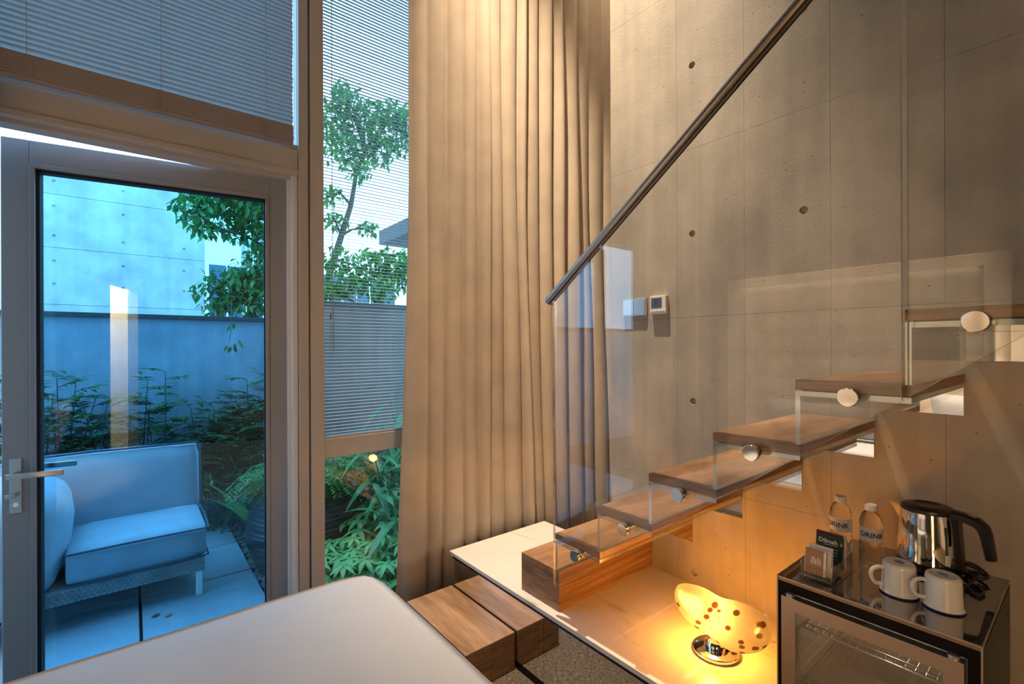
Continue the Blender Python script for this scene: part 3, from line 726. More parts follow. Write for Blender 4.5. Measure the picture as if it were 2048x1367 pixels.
# ---------------- table lamp
LB = Vector((1.607, .861, .336))
lm = empty('table_lamp', LB, 'glowing pebble shaped art glass lamp on round chrome foot', 'lamp')
b = nb(); lathe(b, [(.074, 0), (.078, .002), (.078, .012), (.074, .015), (.03, .016)], LB, 48); obj('lamp_foot', b, 'chrome', lm, True)
b = nb(); lathe(b, [(.034, .016), (.036, .035), (.031, .042)], LB, 32); obj('lamp_socket', b, 'chrome', lm, True)
axs = Vector((RR.x, RR.y, 0))*.90 + Vector((-FW.x, -FW.y, 0))*.10; axs = (axs.normalized()*.90 + Vector((0, 0, -.42))).normalized()
cen = LB + Vector((RR.x, RR.y, 0))*.012 + Vector((0, 0, .128))
b = nb(); seg = 40; ns = 44; Lh = .172; e1 = axs.cross(Vector((0, 0, 1))).normalized(); e2 = e1.cross(axs).normalized()
rings = []
for i in range(ns+1):
    s = -1+2*i/ns
    base_r = math.sqrt(max(0, 1-abs(s)**2.6))
    prof = .074 + .016*s - .009*math.exp(-((s+.08)/.28)**2)
    r = prof*base_r**.92
    bend = .030*(s*s) - .012
    ring = []
    for k in range(seg):
        a = 2*PI*k/seg
        p = cen + axs*(Lh*s) + e2*(bend*(.9) + r*1.08*math.sin(a)) + e1*(r*.98*math.cos(a))
        p += (p-cen)*.05*noise.noise(p*9)
        ring.append(b.verts.new(p - LB))
    rings.append(ring)
for a, c in zip(rings, rings[1:]):
    for k in range(seg): b.faces.new((a[k], a[(k+1) % seg], c[(k+1) % seg], c[k]))
bmesh.ops.remove_doubles(b, verts=b.verts[:], dist=.0004)
shade = obj('lamp_shade', b, 'shade', None, 'all'); shade.location = (0, 0, 0); shade.parent = lm
bl = bpy.data.lights.new('lamp_bulb', 'POINT'); bl.energy = 68.0; bl.color = (1, .40, .055); bl.shadow_soft_size = .03
bo = bpy.data.objects.new('lamp_bulb', bl); C.objects.link(bo); bo.location = cen + Vector((0, 0, -.004)) - axs*.028 - LB; bo.parent = lm
b = nb(); tube(b, [LB+Vector((.07, -.03, .004)), LB+Vector((.16, -.03, .003)), LB+Vector((.22, -.12, .003)), (1.87, .60, .339), (1.90, .50, .339), (1.92, .45, .339)], .003, 6); obj('power_cord', b, 'cord', lm, True)

# ---------------- mini fridge
FX, FY0, FY1, FZ0, FZ1, FB = 1.404, .163, .574, .336, .775, 1.862
fr = empty('mini_fridge', (1.63, .37, FZ0), 'black mini fridge with glass door on the marble plinth', 'fridge')
b = nb(); tk = .018
box(b, (FX+.03, FY0, FZ0+.012), (FB, FY0+tk, FZ1-.012)); box(b, (FX+.03, FY1-tk, FZ0+.012), (FB, FY1, FZ1-.012)); box(b, (FX+.03, FY0+tk, FZ0+.012), (FB, FY1-tk, FZ0+.03)); box(b, (FX+.03, FY0+tk, FZ1-.03), (FB, FY1-tk, FZ1-.012)); box(b, (FB-.02, FY0+tk, FZ0+.03), (FB, FY1-tk, FZ1-.03))
obj('body', b, 'blackfr', fr)
b = nb(); rm = .024
box(b, (FX+.004, FY0, FZ1-.038), (FX+.03, FY1, FZ1-.003)); box(b, (FX+.004, FY0, FZ0+.012), (FX+.03, FY1, FZ0+.05)); box(b, (FX+.004, FY0, FZ0+.05), (FX+.03, FY0+rm, FZ1-.038)); box(b, (FX+.004, FY1-rm, FZ0+.05), (FX+.03, FY1, FZ1-.038))
obj('front_rim', b, 'blackfr', fr)
bbox_obj('top_glass', (FX+.003, FY0+.002, FZ1-.012), (FB, FY1-.002, FZ1), 'fridge_top', fr)
b = nb(); box(b, (FX, FY0, FZ1-.003), (FX+.003, FY1, FZ1+.0005)); box(b, (FX, FY0-.0005, FZ0+.012), (FX+.003, FY0+.003, FZ1-.003)); box(b, (FX, FY1-.003, FZ0+.012), (FX+.003, FY1+.0005, FZ1-.003)); box(b, (FX+.003, FY0-.0005, FZ1-.004), (FB, FY0+.002, FZ1+.0005)); box(b, (FX+.003, FY1-.002, FZ1-.004), (FB, FY1+.0005, FZ1+.0005))
obj('metal_edge_trim', b, 'alu', fr)
for y in (FY0+.03, FY1-.03):
    for x in (FX+.06, FB-.05):
        b = nb(); lathe(b, [(.012, FZ0), (.014, FZ0+.012)], (x, y, 0), 12); obj('foot', b, 'black', fr)
# liner and shelves
b = nb(); y0, y1, x0, x1, z0, z1 = FY0+.022, FY1-.022, FX+.031, FB-.05, FZ0+.034, FZ1-.034
box(b, (x0, y0, z0), (x1, y0+.012, z1)); box(b, (x0, y1-.012, z0), (x1, y1, z1)); box(b, (x0, y0, z0), (x1, y1, z0+.01)); box(b, (x0, y0, z1-.01), (x1, y1, z1)); box(b, (x1-.01, y0, z0), (x1, y1, z1))
lin = obj('liner', b, 'liner', fr)
for zz in (.46, .50, .54, .58, .62, .66, .70):
    for yy in (y0+.012, y1-.012): b = nb(); tube(b, [(x0+.03, yy, zz), (x1-.03, yy, zz)], .003, 6); obj('shelf_runner', b, 'liner', lin, True)
for zz in (.47, .625):
    sh = nb(); tube(sh, [(x0+.035, y0+.015, zz), (x0+.035, y1-.015, zz), (x1-.03, y1-.015, zz), (x1-.03, y0+.015, zz)], .0026, 6, True)
    tube(sh, [(x0+.035, y0+.015, zz+.016), (x0+.035, y1-.015, zz+.016)], .002, 6)
    for q in range(17):
        yy = y0+.025+q*(y1-y0-.05)/16; tube(sh, [(x0+.035, yy, zz+.016), (x0+.036, yy, zz), (x1-.03, yy, zz)], .0013, 5)
    obj('wire_shelf', sh, 'steel', fr, True)
fl_ = bpy.data.lights.new('fridge_light', 'POINT'); fl_.energy = .35; fl_.color = (1, .85, .65); fl_.shadow_soft_size = .02
fo_ = bpy.data.objects.new('fridge_light', fl_); C.objects.link(fo_); fo_.location = (1.66, .37, FZ1-.06); fo_.parent = fr; fo_.matrix_parent_inverse = wm(fr).inverted()
# door: four mitred aluminium members, pane, hinges
DX0, DX1 = FX-.022, FX+.003
dy0, dy1, dz0, dz1, dw = FY0+.026, FY1-.020, FZ0+.02, FZ1-.040, .034
dr = nb(); caps, _ = prism(dr, [(dy0, dz1), (dy1, dz1), (dy1-dw, dz1-dw), (dy0+dw, dz1-dw)], 'x', DX0, DX1); fd = obj('door_frame', dr, 'alu', fr)
for poly in ([(dy0, dz0), (dy1, dz0), (dy1-dw, dz0+dw), (dy0+dw, dz0+dw)], [(dy0, dz0), (dy0, dz1), (dy0+dw, dz1-dw), (dy0+dw, dz0+dw)], [(dy1, dz0), (dy1, dz1), (dy1-dw, dz1-dw), (dy1-dw, dz0+dw)]):
    dr = nb(); prism(dr, poly, 'x', DX0, DX1); obj('frame_member', dr, 'alu', fd)
bbox_obj('door_pane', (DX0+.008, dy0+dw-.001, dz0+dw-.001), (DX0+.014, dy1-dw+.001, dz1-dw+.001), 'fridge_glass', fd)
for y in (dy0+.018, dy1-.018):
    b = nb(); lathe(b, [(.011, dz1+.0002), (.011, dz1+.007), (.006, dz1+.009)], (DX0+.014, y, 0), 16); obj('hinge', b, 'alu', fr, True)
bbox_obj('seal', (DX1, dy0+.006, dz0+.006), (FX+.0045, dy1-.006, dz1-.006), 'black', fr) if False else None

# ---------------- things on the fridge
ZF = FZ1+.0006
# acrylic caddy
CA = Vector((1.529, .492, ZF))
cad = empty('sachet_caddy', CA, 'clear acrylic caddy holding tea and sugar sachets', 'caddy')
cw, cdp, chh = .038, .082, .052
b = nb(); box(b, (CA.x-cdp-.006, CA.y-cw-.006, ZF), (CA.x+cdp+.006, CA.y+cw+.006, ZF+.012), .003); obj('caddy_base', b, 'acrylic', cad)
for nm, lo, hi in (('caddy_wall', (-cdp, -cw, .012), (-cdp+.003, cw, .034)), ('caddy_wall', (cdp-.003, -cw, .012), (cdp, cw, chh)), ('caddy_wall', (-cdp+.003, -cw, .012), (cdp-.003, -cw+.003, .046)), ('caddy_wall', (-cdp+.003, cw-.003, .012), (cdp-.003, cw, .046)), ('caddy_divider', (-.012, -cw+.003, .012), (-.009, cw-.003, .046))):
    o = bbox_obj(nm, CA+Vector(lo), CA+Vector(hi), 'acrylic', cad)
    o.data.materials.append(M['glass_edge']); amx = max(p.area for p in o.data.polygons)
    for p in o.data.polygons: p.material_index = 1 if p.area < amx*.25 else 0
def sachet(name, x, yc, w_, h_, th_, mat, label, cat, lean=.12, z0=.0125):
    o = bbox_obj(name, (-th_/2, -w_/2, 0), (th_/2, w_/2, h_), mat, None, .0006, 1)
    o.location = (x, yc, ZF+z0); o.rotation_euler = (0, lean, 0)
    return tag(o, label, cat)
s1 = sachet('sachet', CA.x-cdp+.012, CA.y+.006, .052, .066, .004, 'tan', 'tan brown sachet with white bar mark at caddy front', 'sachet')
b = nb()
for k, h_ in enumerate((.016, .019, .014, .019, .016)): box(b, (-.0026, .010-.005*k-.0026, .028), (-.0020, .010-.005*k, .028+h_))
o = obj('bar_mark', b, 'white_ink'); o.parent = s1
for ya, yb in ((-.026, -.020), (.0245, .026)): o = bbox_obj('white_border', (-.0024, ya, 0), (-.00205, yb, .066), 'white_ink'); o.parent = s1
s2 = sachet('sachet', CA.x-cdp+.021, CA.y-.002, .056, .068, .006, 'paper', 'white paper sachet right behind the tan one', 'sachet')
s3 = sachet('sachet', CA.x-cdp+.032, CA.y+.000, .058, .074, .005, 'paper', 'taller white paper sachet third from the caddy front', 'sachet')
o = bbox_obj('red_print', (-.0029, .006, .060), (-.0025, .028, .063), 'red'); o.parent = s3
s4 = sachet('tea_bag', CA.x+.012, CA.y-.002, .066, .088, .004, 'green', 'dark green tea sachet with white lettering in caddy', 'tea sachet', .10)
tm = text_mesh('Dilmah', .0165, True); tm.materials.append(M['white_ink'])
o = bpy.data.objects.new('lettering', tm); C.objects.link(o); o.parent = s4; o.rotation_euler = (PI/2, 0, -PI/2); o.location = (-.0023, .004, .070)
b = nb(); box(b, (-.0024, -.031, .064), (-.0021, -.025, .073)); o = obj('gold_mark', b, 'amber_ink'); o.parent = s4
b = nb()
for zz, wv in ((.060, .034), (.050, .020), (.042, .026), (.034, .018)): box(b, (-.0023, -.02, zz), (-.0021, -.02+wv, zz+.0016))
o = obj('fine_print', b, 'label'); o.parent = s4
s5 = sachet('tea_bag', CA.x+.020, CA.y+.002, .066, .092, .004, 'red', 'dark red tea sachet behind the green one', 'tea sachet', .10)
s6 = sachet('tea_bag', CA.x+.029, CA.y-.004, .066, .090, .004, 'paper', 'pale tea sachet at the back of the caddy', 'tea sachet', .08)

# water bottles
def bottle(cx_, cy_, label, turn):
    bt = empty('water_bottle', (cx_, cy_, ZF), label, 'bottle', 'water bottles on the fridge')
    prof = [(.024, 0), (.0285, .003), (.0295, .010)]
    z = .012
    prof += [(.0298, .02), (.0296, .040), (.0288, .062), (.0280, .075), (.0280, .118), (.0285, .122), (.0280, .132), (.0255, .143), (.0205, .153), (.0150, .160), (.0128, .164), (.0128, .172)]
    b = nb(); seg = 36; rings = []
    dense = []
    for (r0, h0), (r1, h1) in zip(prof, prof[1:]):
        n = max(1, int((h1-h0)/.004))
        dense += [(r0+(r1-r0)*i/n, h0+(h1-h0)*i/n) for i in range(n)]
    dense.append(prof[-1])
    for r, h in dense:
        ring = []
        for k in range(seg):
            a = 2*PI*k/seg; rr = r
            if .012 < h < .072: rr -= .0024*max(0, math.cos(6*a+h*150))**3 + .0024*max(0, math.cos(6*a-h*150))**3
            if .122 < h < .155: rr -= .0020*max(0, math.cos(9*a+h*160))**3 + .0020*max(0, math.cos(9*a-h*160))**3
            ring.append(b.verts.new((cx_+rr*math.cos(a), cy_+rr*math.sin(a), ZF+h)))
        rings.append(ring)
    for a, c in zip(rings, rings[1:]):
        for k in range(seg): b.faces.new((a[k], a[(k+1) % seg], c[(k+1) % seg], c[k]))
    b.faces.new(rings[0][::-1])
    obj('bottle_body', b, 'bottle', bt, 'all')
    b = nb(); lathe(b, [(.0150, .1625), (.0152, .164), (.0152, .178), (.0140, .180), (.0005, .1805)], (cx_, cy_, ZF), 28); obj('cap', b, 'white', bt, True)
    # printed label wrapped on the front half
    b = nb(); R_ = .0287; n = 30; a0 = math.radians(turn-105); a1 = math.radians(turn+105); lo = []; hi = []
    for i in range(n+1):
        a = a0+(a1-a0)*i/n; lo.append(b.verts.new((cx_+R_*math.cos(a), cy_+R_*math.sin(a), ZF+.079))); hi.append(b.verts.new((cx_+R_*math.cos(a), cy_+R_*math.sin(a), ZF+.117)))
    for i in range(n): b.faces.new((lo[i], lo[i+1], hi[i+1], hi[i]))
    lab = obj('label_band', b, 'label', bt, True, keep=True)
    for body, size, zc, mat, bold in (('DRINK', .0200, .097, 'navy', True), ('GOOD TO BE', .0062, .110, 'steel', False), ('WATER FIRST', .0062, .084, 'steel', False)):
        if mat == 'steel': body = {'GOOD TO BE': 'IIIIIIIIIIII', 'WATER FIRST': 'IIIIIIIIII'}[body]
        tm = text_mesh(body, size, bold)
        for v_ in tm.vertices:
            a = math.radians(turn) + v_.co.x/R_
            h = zc + v_.co.y; off = .0003 + max(0, v_.co.z)
            v_.co = Vector((cx_+(R_+off)*math.cos(a), cy_+(R_+off)*math.sin(a), ZF+h))
        tm.materials.append(M[mat]); o = bpy.data.objects.new('lettering' if bold else 'fine_print', tm); C.objects.link(o); o.parent = lab; o.matrix_parent_inverse = wm(lab).inverted()
    return bt
def face_cam(x, y, extra=0): return math.degrees(math.atan2(-y, -x))+extra
bottle(1.690, .506, 'water bottle standing behind the sachet caddy, farther from the kettle', face_cam(1.69, .506, -18))
bottle(1.668, .424, 'water bottle standing between the sachet caddy and the kettle', face_cam(1.668, .424, 2))

# enamel mugs upside down
def mug(cx_, cy_, label, turn):
    mg = empty('enamel_mug', (cx_, cy_, ZF), label, 'mug', 'upturned mugs on the fridge')
    b = nb(); lathe(b, [(.0385, .0036), (.0405, .0036), (.0405, .0048), (.0385, .0075), (.0370, .012), (.0350, .070), (.0340, .0755), (.0315, .0790), (.0290, .0805), (.0270, .0800), (.0005, .0800)], (cx_, cy_, ZF), 48)
    obj('mug_body', b, 'enamel', mg, True)
    b = nb(); lathe(b, [(.0378, .0002), (.0408, .0002), (.0414, .0020), (.0408, .0038), (.0380, .0038)], (cx_, cy_, ZF), 48); obj('rim', b, 'navy', mg, True)
    d = Vector((math.cos(turn), math.sin(turn), 0)); o0 = Vector((cx_, cy_, ZF)); b = nb()
    pts = [o0+d*.0345+Vector((0, 0, .062)), o0+d*.046+Vector((0, 0, .063)), o0+d*.058+Vector((0, 0, .058)), o0+d*.0635+Vector((0, 0, .045)), o0+d*.060+Vector((0, 0, .030)), o0+d*.052+Vector((0, 0, .021)), o0+d*.037+Vector((0, 0, .020))]
    fine = []
    for i in range(len(pts)-1):
        p0 = pts[max(0, i-1)]; p1 = pts[i]; p2 = pts[i+1]; p3 = pts[min(len(pts)-1, i+2)]
        for q in range(5):
            t = q/5; fine.append(.5*((2*p1)+(p2-p0)*t+(2*p0-5*p1+4*p2-p3)*t*t+(3*p1-p0-3*p2+p3)*t**3))
    fine.append(pts[-1]); tube(b, fine, .0048, 12); obj('handle', b, 'enamel', mg, True)
    for body, size, dy_ in (('small', .0065, .008), ('large', .0105, -.001), ('tiny', .0055, -.010)):
        tm = text_mesh('IIIIIII' if body == 'large' else 'IIIIIIII', size, body == 'large', .0001); tm.materials.append(M['navy' if body == 'large' else 'screen'])
        o = bpy.data.objects.new('base_print', tm); C.objects.link(o); o.rotation_euler = (0, 0, -YAW); o.location = (cx_+dy_*FW.x, cy_+dy_*FW.y, ZF+.0803); o.parent = mg; o.matrix_parent_inverse = wm(mg).inverted()
    return mg
mug(1.546, .334, 'upturned white enamel mug with blue rim, nearer the sachet caddy', math.radians(128))
mug(1.545, .248, 'upturned white enamel mug with blue rim, farther from the caddy', math.radians(124))

# kettle
KX, KY = 1.795, .322
kt = empty('electric_kettle', (KX, KY, ZF), 'polished steel electric kettle with black lid and handle', 'kettle')
b = nb(); lathe(b, [(.070, 0), (.074, .002), (.074, .014), (.068, .020), (.066, .022)], (KX, KY, ZF), 48); obj('power_base', b, 'black', kt, True)
b = nb(); lathe(b, [(.066, .0222), (.0695, .024), (.0695, .030), (.0660, .10), (.0610, .158), (.0600, .163)], (KX, KY, ZF), 64); body = obj('kettle_body', b, 'chrome', kt, True)
b = nb(); lathe(b, [(.0615, .1632), (.0622, .167), (.0600, .173), (.050, .178), (.034, .180), (.030, .177), (.012, .176), (.0005, .176)], (KX, KY, ZF), 48); obj('lid', b, 'black', kt, True)
dh = Vector((-.18, -1, 0)).normalized()                          # towards the handle
sd = -dh
b = nb(); o0 = Vector((KX, KY, ZF)); n_ = Vector((-sd.y, sd.x, 0))
tri = [(.052, .158, .024), (.094, .163, .002), (.056, .120, .010)]
A = [o0+sd*.050+n_*.026+Vector((0, 0, .160)), o0+sd*.050-n_*.026+Vector((0, 0, .160)), o0+sd*.092+Vector((0, 0, .163)), o0+sd*.062+Vector((0, 0, .112)), o0+sd*.050+n_*.018+Vector((0, 0, .125)), o0+sd*.050-n_*.018+Vector((0, 0, .125))]
vv = [b.verts.new(p) for p in A]
for f in ((0, 2, 1), (0, 4, 3, 2), (1, 2, 3, 5), (4, 5, 3), (0, 1, 5, 4)): b.faces.new([vv[i] for i in f])
obj('spout', b, 'chrome', kt, False)
def hpts(l): return [o0+dh*a+Vector((0, 0, c)) for a, c in l]
b = nb(); 
sec = [(.058, .168, .020, .012), (.085, .166, .018, .012), (.108, .160, .016, .013), (.120, .150, .016, .013), (.126, .132, .015, .012), (.131, .100, .014, .011), (.136, .070, .013, .010)]
rings = []
for i, (a, c, hw, ht) in enumerate(sec):
    p = o0+dh*a+Vector((0, 0, c)); 
    pa = sec[max(0, i-1)]; pb = sec[min(len(sec)-1, i+1)]; t = (dh*(pb[0]-pa[0])+Vector((0, 0, pb[1]-pa[1]))).normalized(); nn = t.cross(n_).normalized()
    rings.append([b.verts.new(p+n_*hw*x+nn*ht*y) for x, y in ((-1, -.6), (-.6, -1), (.6, -1), (1, -.6), (1, .6), (.6, 1), (-.6, 1), (-1, .6))])
for a, c in zip(rings, rings[1:]):
    for k in range(8): b.faces.new((a[k], a[(k+1) % 8], c[(k+1) % 8], c[k]))
b.faces.new(rings[0][::-1]); b.faces.new(rings[-1]); kh = obj('handle', b, 'black', kt, True)
b = nb(); box(b, (-.008, -.008, 0), (.008, .008, .004), .001); o = obj('amber_switch', b, 'amber_ink'); o.location = o0+dh*.098+Vector((0, 0, .1735)); o.rotation_euler = (0, 0, math.atan2(dh.y, dh.x)); o.parent = kh; o.matrix_parent_inverse = wm(kh).inverted()
b = nb(); p = o0+dh*.063
rings = []
for c, hw in ((.020, .016), (.06, .015), (.12, .016), (.168, .019)):
    rad = .0705 - (c-.024)*.062; q = o0+Vector((0, 0, c))
    rings.append([b.verts.new(q+dh*(rad-.004)+n_*hw), b.verts.new(q+dh*(rad+.010)+n_*hw*.8), b.verts.new(q+dh*(rad+.010)-n_*hw*.8), b.verts.new(q+dh*(rad-.004)-n_*hw)])
for a, c in zip(rings, rings[1:]):
    for k in range(4): b.faces.new((a[k], a[(k+1) % 4], c[(k+1) % 4], c[k]))
b.faces.new(rings[0][::-1]); b.faces.new(rings[-1]); obj('handle_spine', b, 'black', kt)
b = nb(); q = o0+Vector((-.020, -.066, 0)); rad = .0725
tube(b, [o0 + Vector((0, 0, zz)) + (dh*.80+Vector((-1, 0, 0))*.60).normalized()*(.0700-(zz-.03)*.062) for zz in (.06, .075, .10, .135)], .003, 8); obj('water_gauge', b, 'black', kt, True)
b = nb(); cpts = []
c0 = Vector((1.800, .222, ZF+.004))
for i in range(46):
    a = i/45*2*PI*2.6; rr = .030+.006*math.sin(i*.7)
    cpts.append(c0+Vector((rr*.9*math.cos(a), rr*.7*math.sin(a), .003+.034*(.5+.5*math.sin(a*.5+.6))*(i/45))))
cpts += [Vector((1.76, .222, ZF+.010)), Vector((1.72, .228, ZF+.006)), Vector((1.685, .215, ZF+.005)), Vector((1.675, .20, ZF+.005)), Vector((1.70, .195, ZF+.005)), Vector((1.745, .21, ZF+.006))]
tube(b, [o0+Vector((.0, -.07, .008))] + cpts, .0036, 7); obj('coiled_cord', b, 'black', kt, True)

# ---------------- ceiling downlights (warm)
def downlight(x, y, power, label, size=1.9, tgt=None, blend=.9):
    d = empty('ceiling_downlight', (x, y, CEIL), label, 'downlight', 'recessed ceiling downlights')
    b = nb(); lathe(b, [(.038, -.001), (.052, -.006), (.056, -.0005), (.056, -.0001)], (x, y, CEIL), 28, cap=False); obj('trim_ring', b, 'white', d, True)
    b = nb(); lathe(b, [(.0005, -.0012), (.038, -.0012)], (x, y, CEIL), 24, cap=False); obj('lens', b, 'lens', d)
    l = bpy.data.lights.new('spot', 'SPOT'); l.energy = power; l.color = (1, .78, .54); l.spot_size = size; l.spot_blend = blend; l.shadow_soft_size = .035
    o = bpy.data.objects.new('downlight_beam', l); C.objects.link(o); o.location = (x, y, CEIL-.012)
    v_ = (Vector(tgt)-o.location) if tgt else Vector((0, 0, -1)); o.rotation_euler = v_.to_track_quat('-Z', 'Y').to_euler()
    o.parent = d; o.matrix_parent_inverse = wm(d).inverted()
downlight(1.22, 1.70, 1350, 'downlight in the ceiling corner by curtain and concrete wall', .92, (2.0, 1.72, 1.9), 1.0)
downlight(2.45, 1.98, 140, 'downlight in the curtain recess behind the concrete wall', 2.0)
downlight(.15, 1.45, 30, 'downlight in the ceiling above the foot of the bed, window side', 2.0)
downlight(.35, 1.20, 1500, 'added ceiling spot brightening the padded headboard', .50, (-1.42, 1.20, 1.05), .4)  # added spot, stands in for an unseen local light at the headboard
downlight(.6, -.6, 22, 'downlight above the bed side away from the window', 2.2)
downlight(-.6, -1.6, 30, 'downlight near the wall opposite the window', 2.2)

# ================================================================== PATIO AND GARDEN
GZ = -.10
struct(bbox_obj('ground', (-8, 2.43, -.5), (10, 26, GZ-.045), 'soil'), 'dark garden soil')
pat = struct(bbox_obj('patio_bed', (-3.2, 2.43, GZ-.05), (.645, 4.75, GZ-.038), 'soil'), 'patio of square grey paving slabs')
xs = [.640, .033, -.574, -1.181, -1.788]; ysj = [4.745, 4.237, 3.665, 3.093, 2.521]
for i in range(4):
    for j in range(4):
        gp = .007
        b = nb(); box(b, (xs[i+1]+gp, ysj[j+1]+gp, GZ-.04), (xs[i]-gp, ysj[j]-gp, GZ+rnd.uniform(-.002, .001)), .003, 1)
        obj('paving_slab', b, 'paving', pat)
# pebbles
pb = struct(bbox_obj('pebble_bed', (.650, 2.43, GZ-.06), (2.6, 4.75, GZ-.03), 'soil'), 'bed of dark river pebbles beside the paving')
pm = []
for k in range(5):
    b = nb(); bmesh.ops.create_icosphere(b, subdivisions=2, radius=1)
    for v_ in b.verts: v_.co *= 1+.22*noise.noise(v_.co*1.3+Vector((k*3.1, 0, 0)))
    me = bpy.data.meshes.new('pebble_%d' % k); b.to_mesh(me); b.free(); me.materials.append(M['pebble'])
    for p in me.polygons: p.use_smooth = True
    pm.append(me)
for k in range(295):
    y = rnd.uniform(2.75, 4.7); x = .665 + abs(rnd.gauss(0, .10)) + (.0 if y < 4.1 else rnd.uniform(-.0, .1)); s = rnd.uniform(.013, .032)
    inst('pebble', pm[k % 5], pb, (x, y, GZ-.026+rnd.uniform(0, .012)), (0, 0, rnd.uniform(0, 6)), (s*1.3, s, s*.62))
verts = []; faces = []
tmp = [(v_.co.copy()) for v_ in pm[0].vertices]; tf = [tuple(p.vertices) for p in pm[0].polygons]
for k in range(900):
    y = rnd.uniform(2.45, 4.75); x = rnd.uniform(.66, 1.5); s = rnd.uniform(.012, .028); a = rnd.uniform(0, 6); base = len(verts); zc = GZ-.032
    for c in tmp: verts.append((x+(c.x*math.cos(a)-c.y*math.sin(a))*s*1.25, y+(c.x*math.sin(a)+c.y*math.cos(a))*s, zc+c.z*s*.6))
    faces += [tuple(i+base for i in f) for f in tf]
o = pydata('pebble_fill', verts, faces, 'pebble', pb); o['kind'] = 'stuff'
# fallen leaves on the paving
for k, (px, py) in enumerate(((312, 1230), (337, 1229))):
    p = at_z(px, py, GZ+.004); b = nb(); L = .05
    vs_ = [b.verts.new((L*a-L/2, w_, .004*abs(w_)*60+.001)) for a, w_ in ((0, 0), (.3, .012), (.7, .01), (1, 0), (.7, -.01), (.3, -.012))]; b.faces.new(vs_)
    o = obj('fallen_leaf', b, 'bark' if k == 0 else 'tan'); o.location = p; o.rotation_euler = (0, 0, .5+k*.4)
    tag(o, ['dark fallen leaf on the paving near the sofa leg', 'lighter fallen leaf on the paving beside the dark one'][k], 'leaf')

# garden wall
gw = struct(bbox_obj('garden_wall', (-6, 5.20, GZ-.1), (1.28, 5.36, 1.665), 'render_out'), 'grey rendered garden wall with dark coping')
bbox_obj('coping', (-6, 5.17, 1.665), (1.28, 5.39, 1.705), 'coping', gw, .004)
gw2 = struct(bbox_obj('garden_wall', (1.28, 5.0, GZ-.1), (7, 5.16, 1.855), 'render_dark'), 'taller rendered garden wall beyond the narrow window, room reflection in its brown')
bbox_obj('coping', (1.28, 4.97, 1.855), (7, 5.19, 1.885), 'coping', gw2, .004)
# concrete facade of the neighbouring house
FYc = 9.1
fc = struct(bbox_obj('facade', (-7, FYc+.03, -.4), (.925, FYc+4.5, 3.98), 'concrete_out'), 'pale concrete facade of the neighbouring house')
fz = [.48, 1.25, 2.02, 2.81, 3.55, 3.98]; fx = [.925, -1.95, -3.43, -5.0, -6.6]
fh = [(-.842+.743*i, z) for i in range(-4, 3) for z in (1.55, 1.86, 2.30, 2.62, 2.95+.02, 3.38, 3.73)]
for r in range(5):
    for c in range(4):
        x1, x0, z0, z1 = fx[c]-.002, fx[c+1]+.002, fz[r]+.003, fz[r+1]-.003
        b = nb(); fv = [b.verts.new(p) for p in ((x0, FYc, z0), (x1, FYc, z0), (x1, FYc, z1), (x0, FYc, z1))]; bk = [b.verts.new(p) for p in ((x0, FYc+.031, z0), (x1, FYc+.031, z0), (x1, FYc+.031, z1), (x0, FYc+.031, z1))]
        for i in range(4): b.faces.new((fv[i], fv[(i+1) % 4], bk[(i+1) % 4], bk[i]))
        es = [b.edges.get((fv[i], fv[(i+1) % 4])) for i in range(4)]; hs = [h for h in fh if x0+.05 < h[0] < x1-.05 and z0+.05 < h[1] < z1-.05]
        for hx_, hz in hs:
            ring = [b.verts.new((hx_+.022*math.cos(2*PI*k/12), FYc, hz+.022*math.sin(2*PI*k/12))) for k in range(12)]; deep = [b.verts.new((hx_+.018*math.cos(2*PI*k/12), FYc+.025, hz+.018*math.sin(2*PI*k/12))) for k in range(12)]
            es += [b.edges.new((ring[k], ring[(k+1) % 12])) for k in range(12)]
            for k in range(12): b.faces.new((ring[k], ring[(k+1) % 12], deep[(k+1) % 12], deep[k]))
            b.faces.new(deep)
        if hs: bmesh.ops.triangle_fill(b, use_beauty=True, use_dissolve=False, edges=es)
        else: b.faces.new(fv)
        obj('concrete_panel', b, 'concrete_out', fc)
# sheet metal fence and white frame behind the wall
bf = empty('metal_fence', (3.0, 12.0, -.4), 'blue sheet metal fence with vertical ribs beyond the wall', 'fence')
rb = nb(); box(rb, (-.16, 0, 0), (.16, .03, 3.6)); rme = bpy.data.meshes.new('fence_sheet'); rb.to_mesh(rme); rb.free(); rme.materials.append(M['blue_metal'])
for k in range(12): inst('fence_sheet', rme, bf, (1.45+.36*k, 12.0+.04*(k % 2), -.4))
wf = empty('white_frame', (2.0, 8.6, -.4), 'white painted metal gate frame standing behind the garden wall', 'gate frame')
px0 = at_y(487, 530, 8.6).x; px1 = at_y(535, 530, 8.6).x; zt_ = at_y(487, 455, 8.6).z; zb_ = at_y(487, 533, 8.6).z
bbox_obj('post', (px0-.03, 8.57, -.4), (px0+.03, 8.63, zt_), 'white_metal', wf, .004)
bbox_obj('post', (px1-.02, 8.58, -.4), (px1+.02, 8.62, zt_-.2), 'white_metal', wf, .004)
px2 = at_y(497, 530, 8.6).x; bbox_obj('post', (px2-.02, 8.58, -.4), (px2+.02, 8.62, zt_-.18), 'white_metal', wf, .004)
bbox_obj('rail', (px2, 8.585, zt_-.22), (px1, 8.615, zt_-.18), 'white_metal', wf, .004)
bbox_obj('rail', (px0, 8.585, zb_), (px1, 8.615, zb_+.05), 'white_metal', wf, .004)
bbox_obj('rail', (px2, 8.585, (zt_+zb_)/2-.1), (px1, 8.615, (zt_+zb_)/2-.07), 'white_metal', wf, .004)
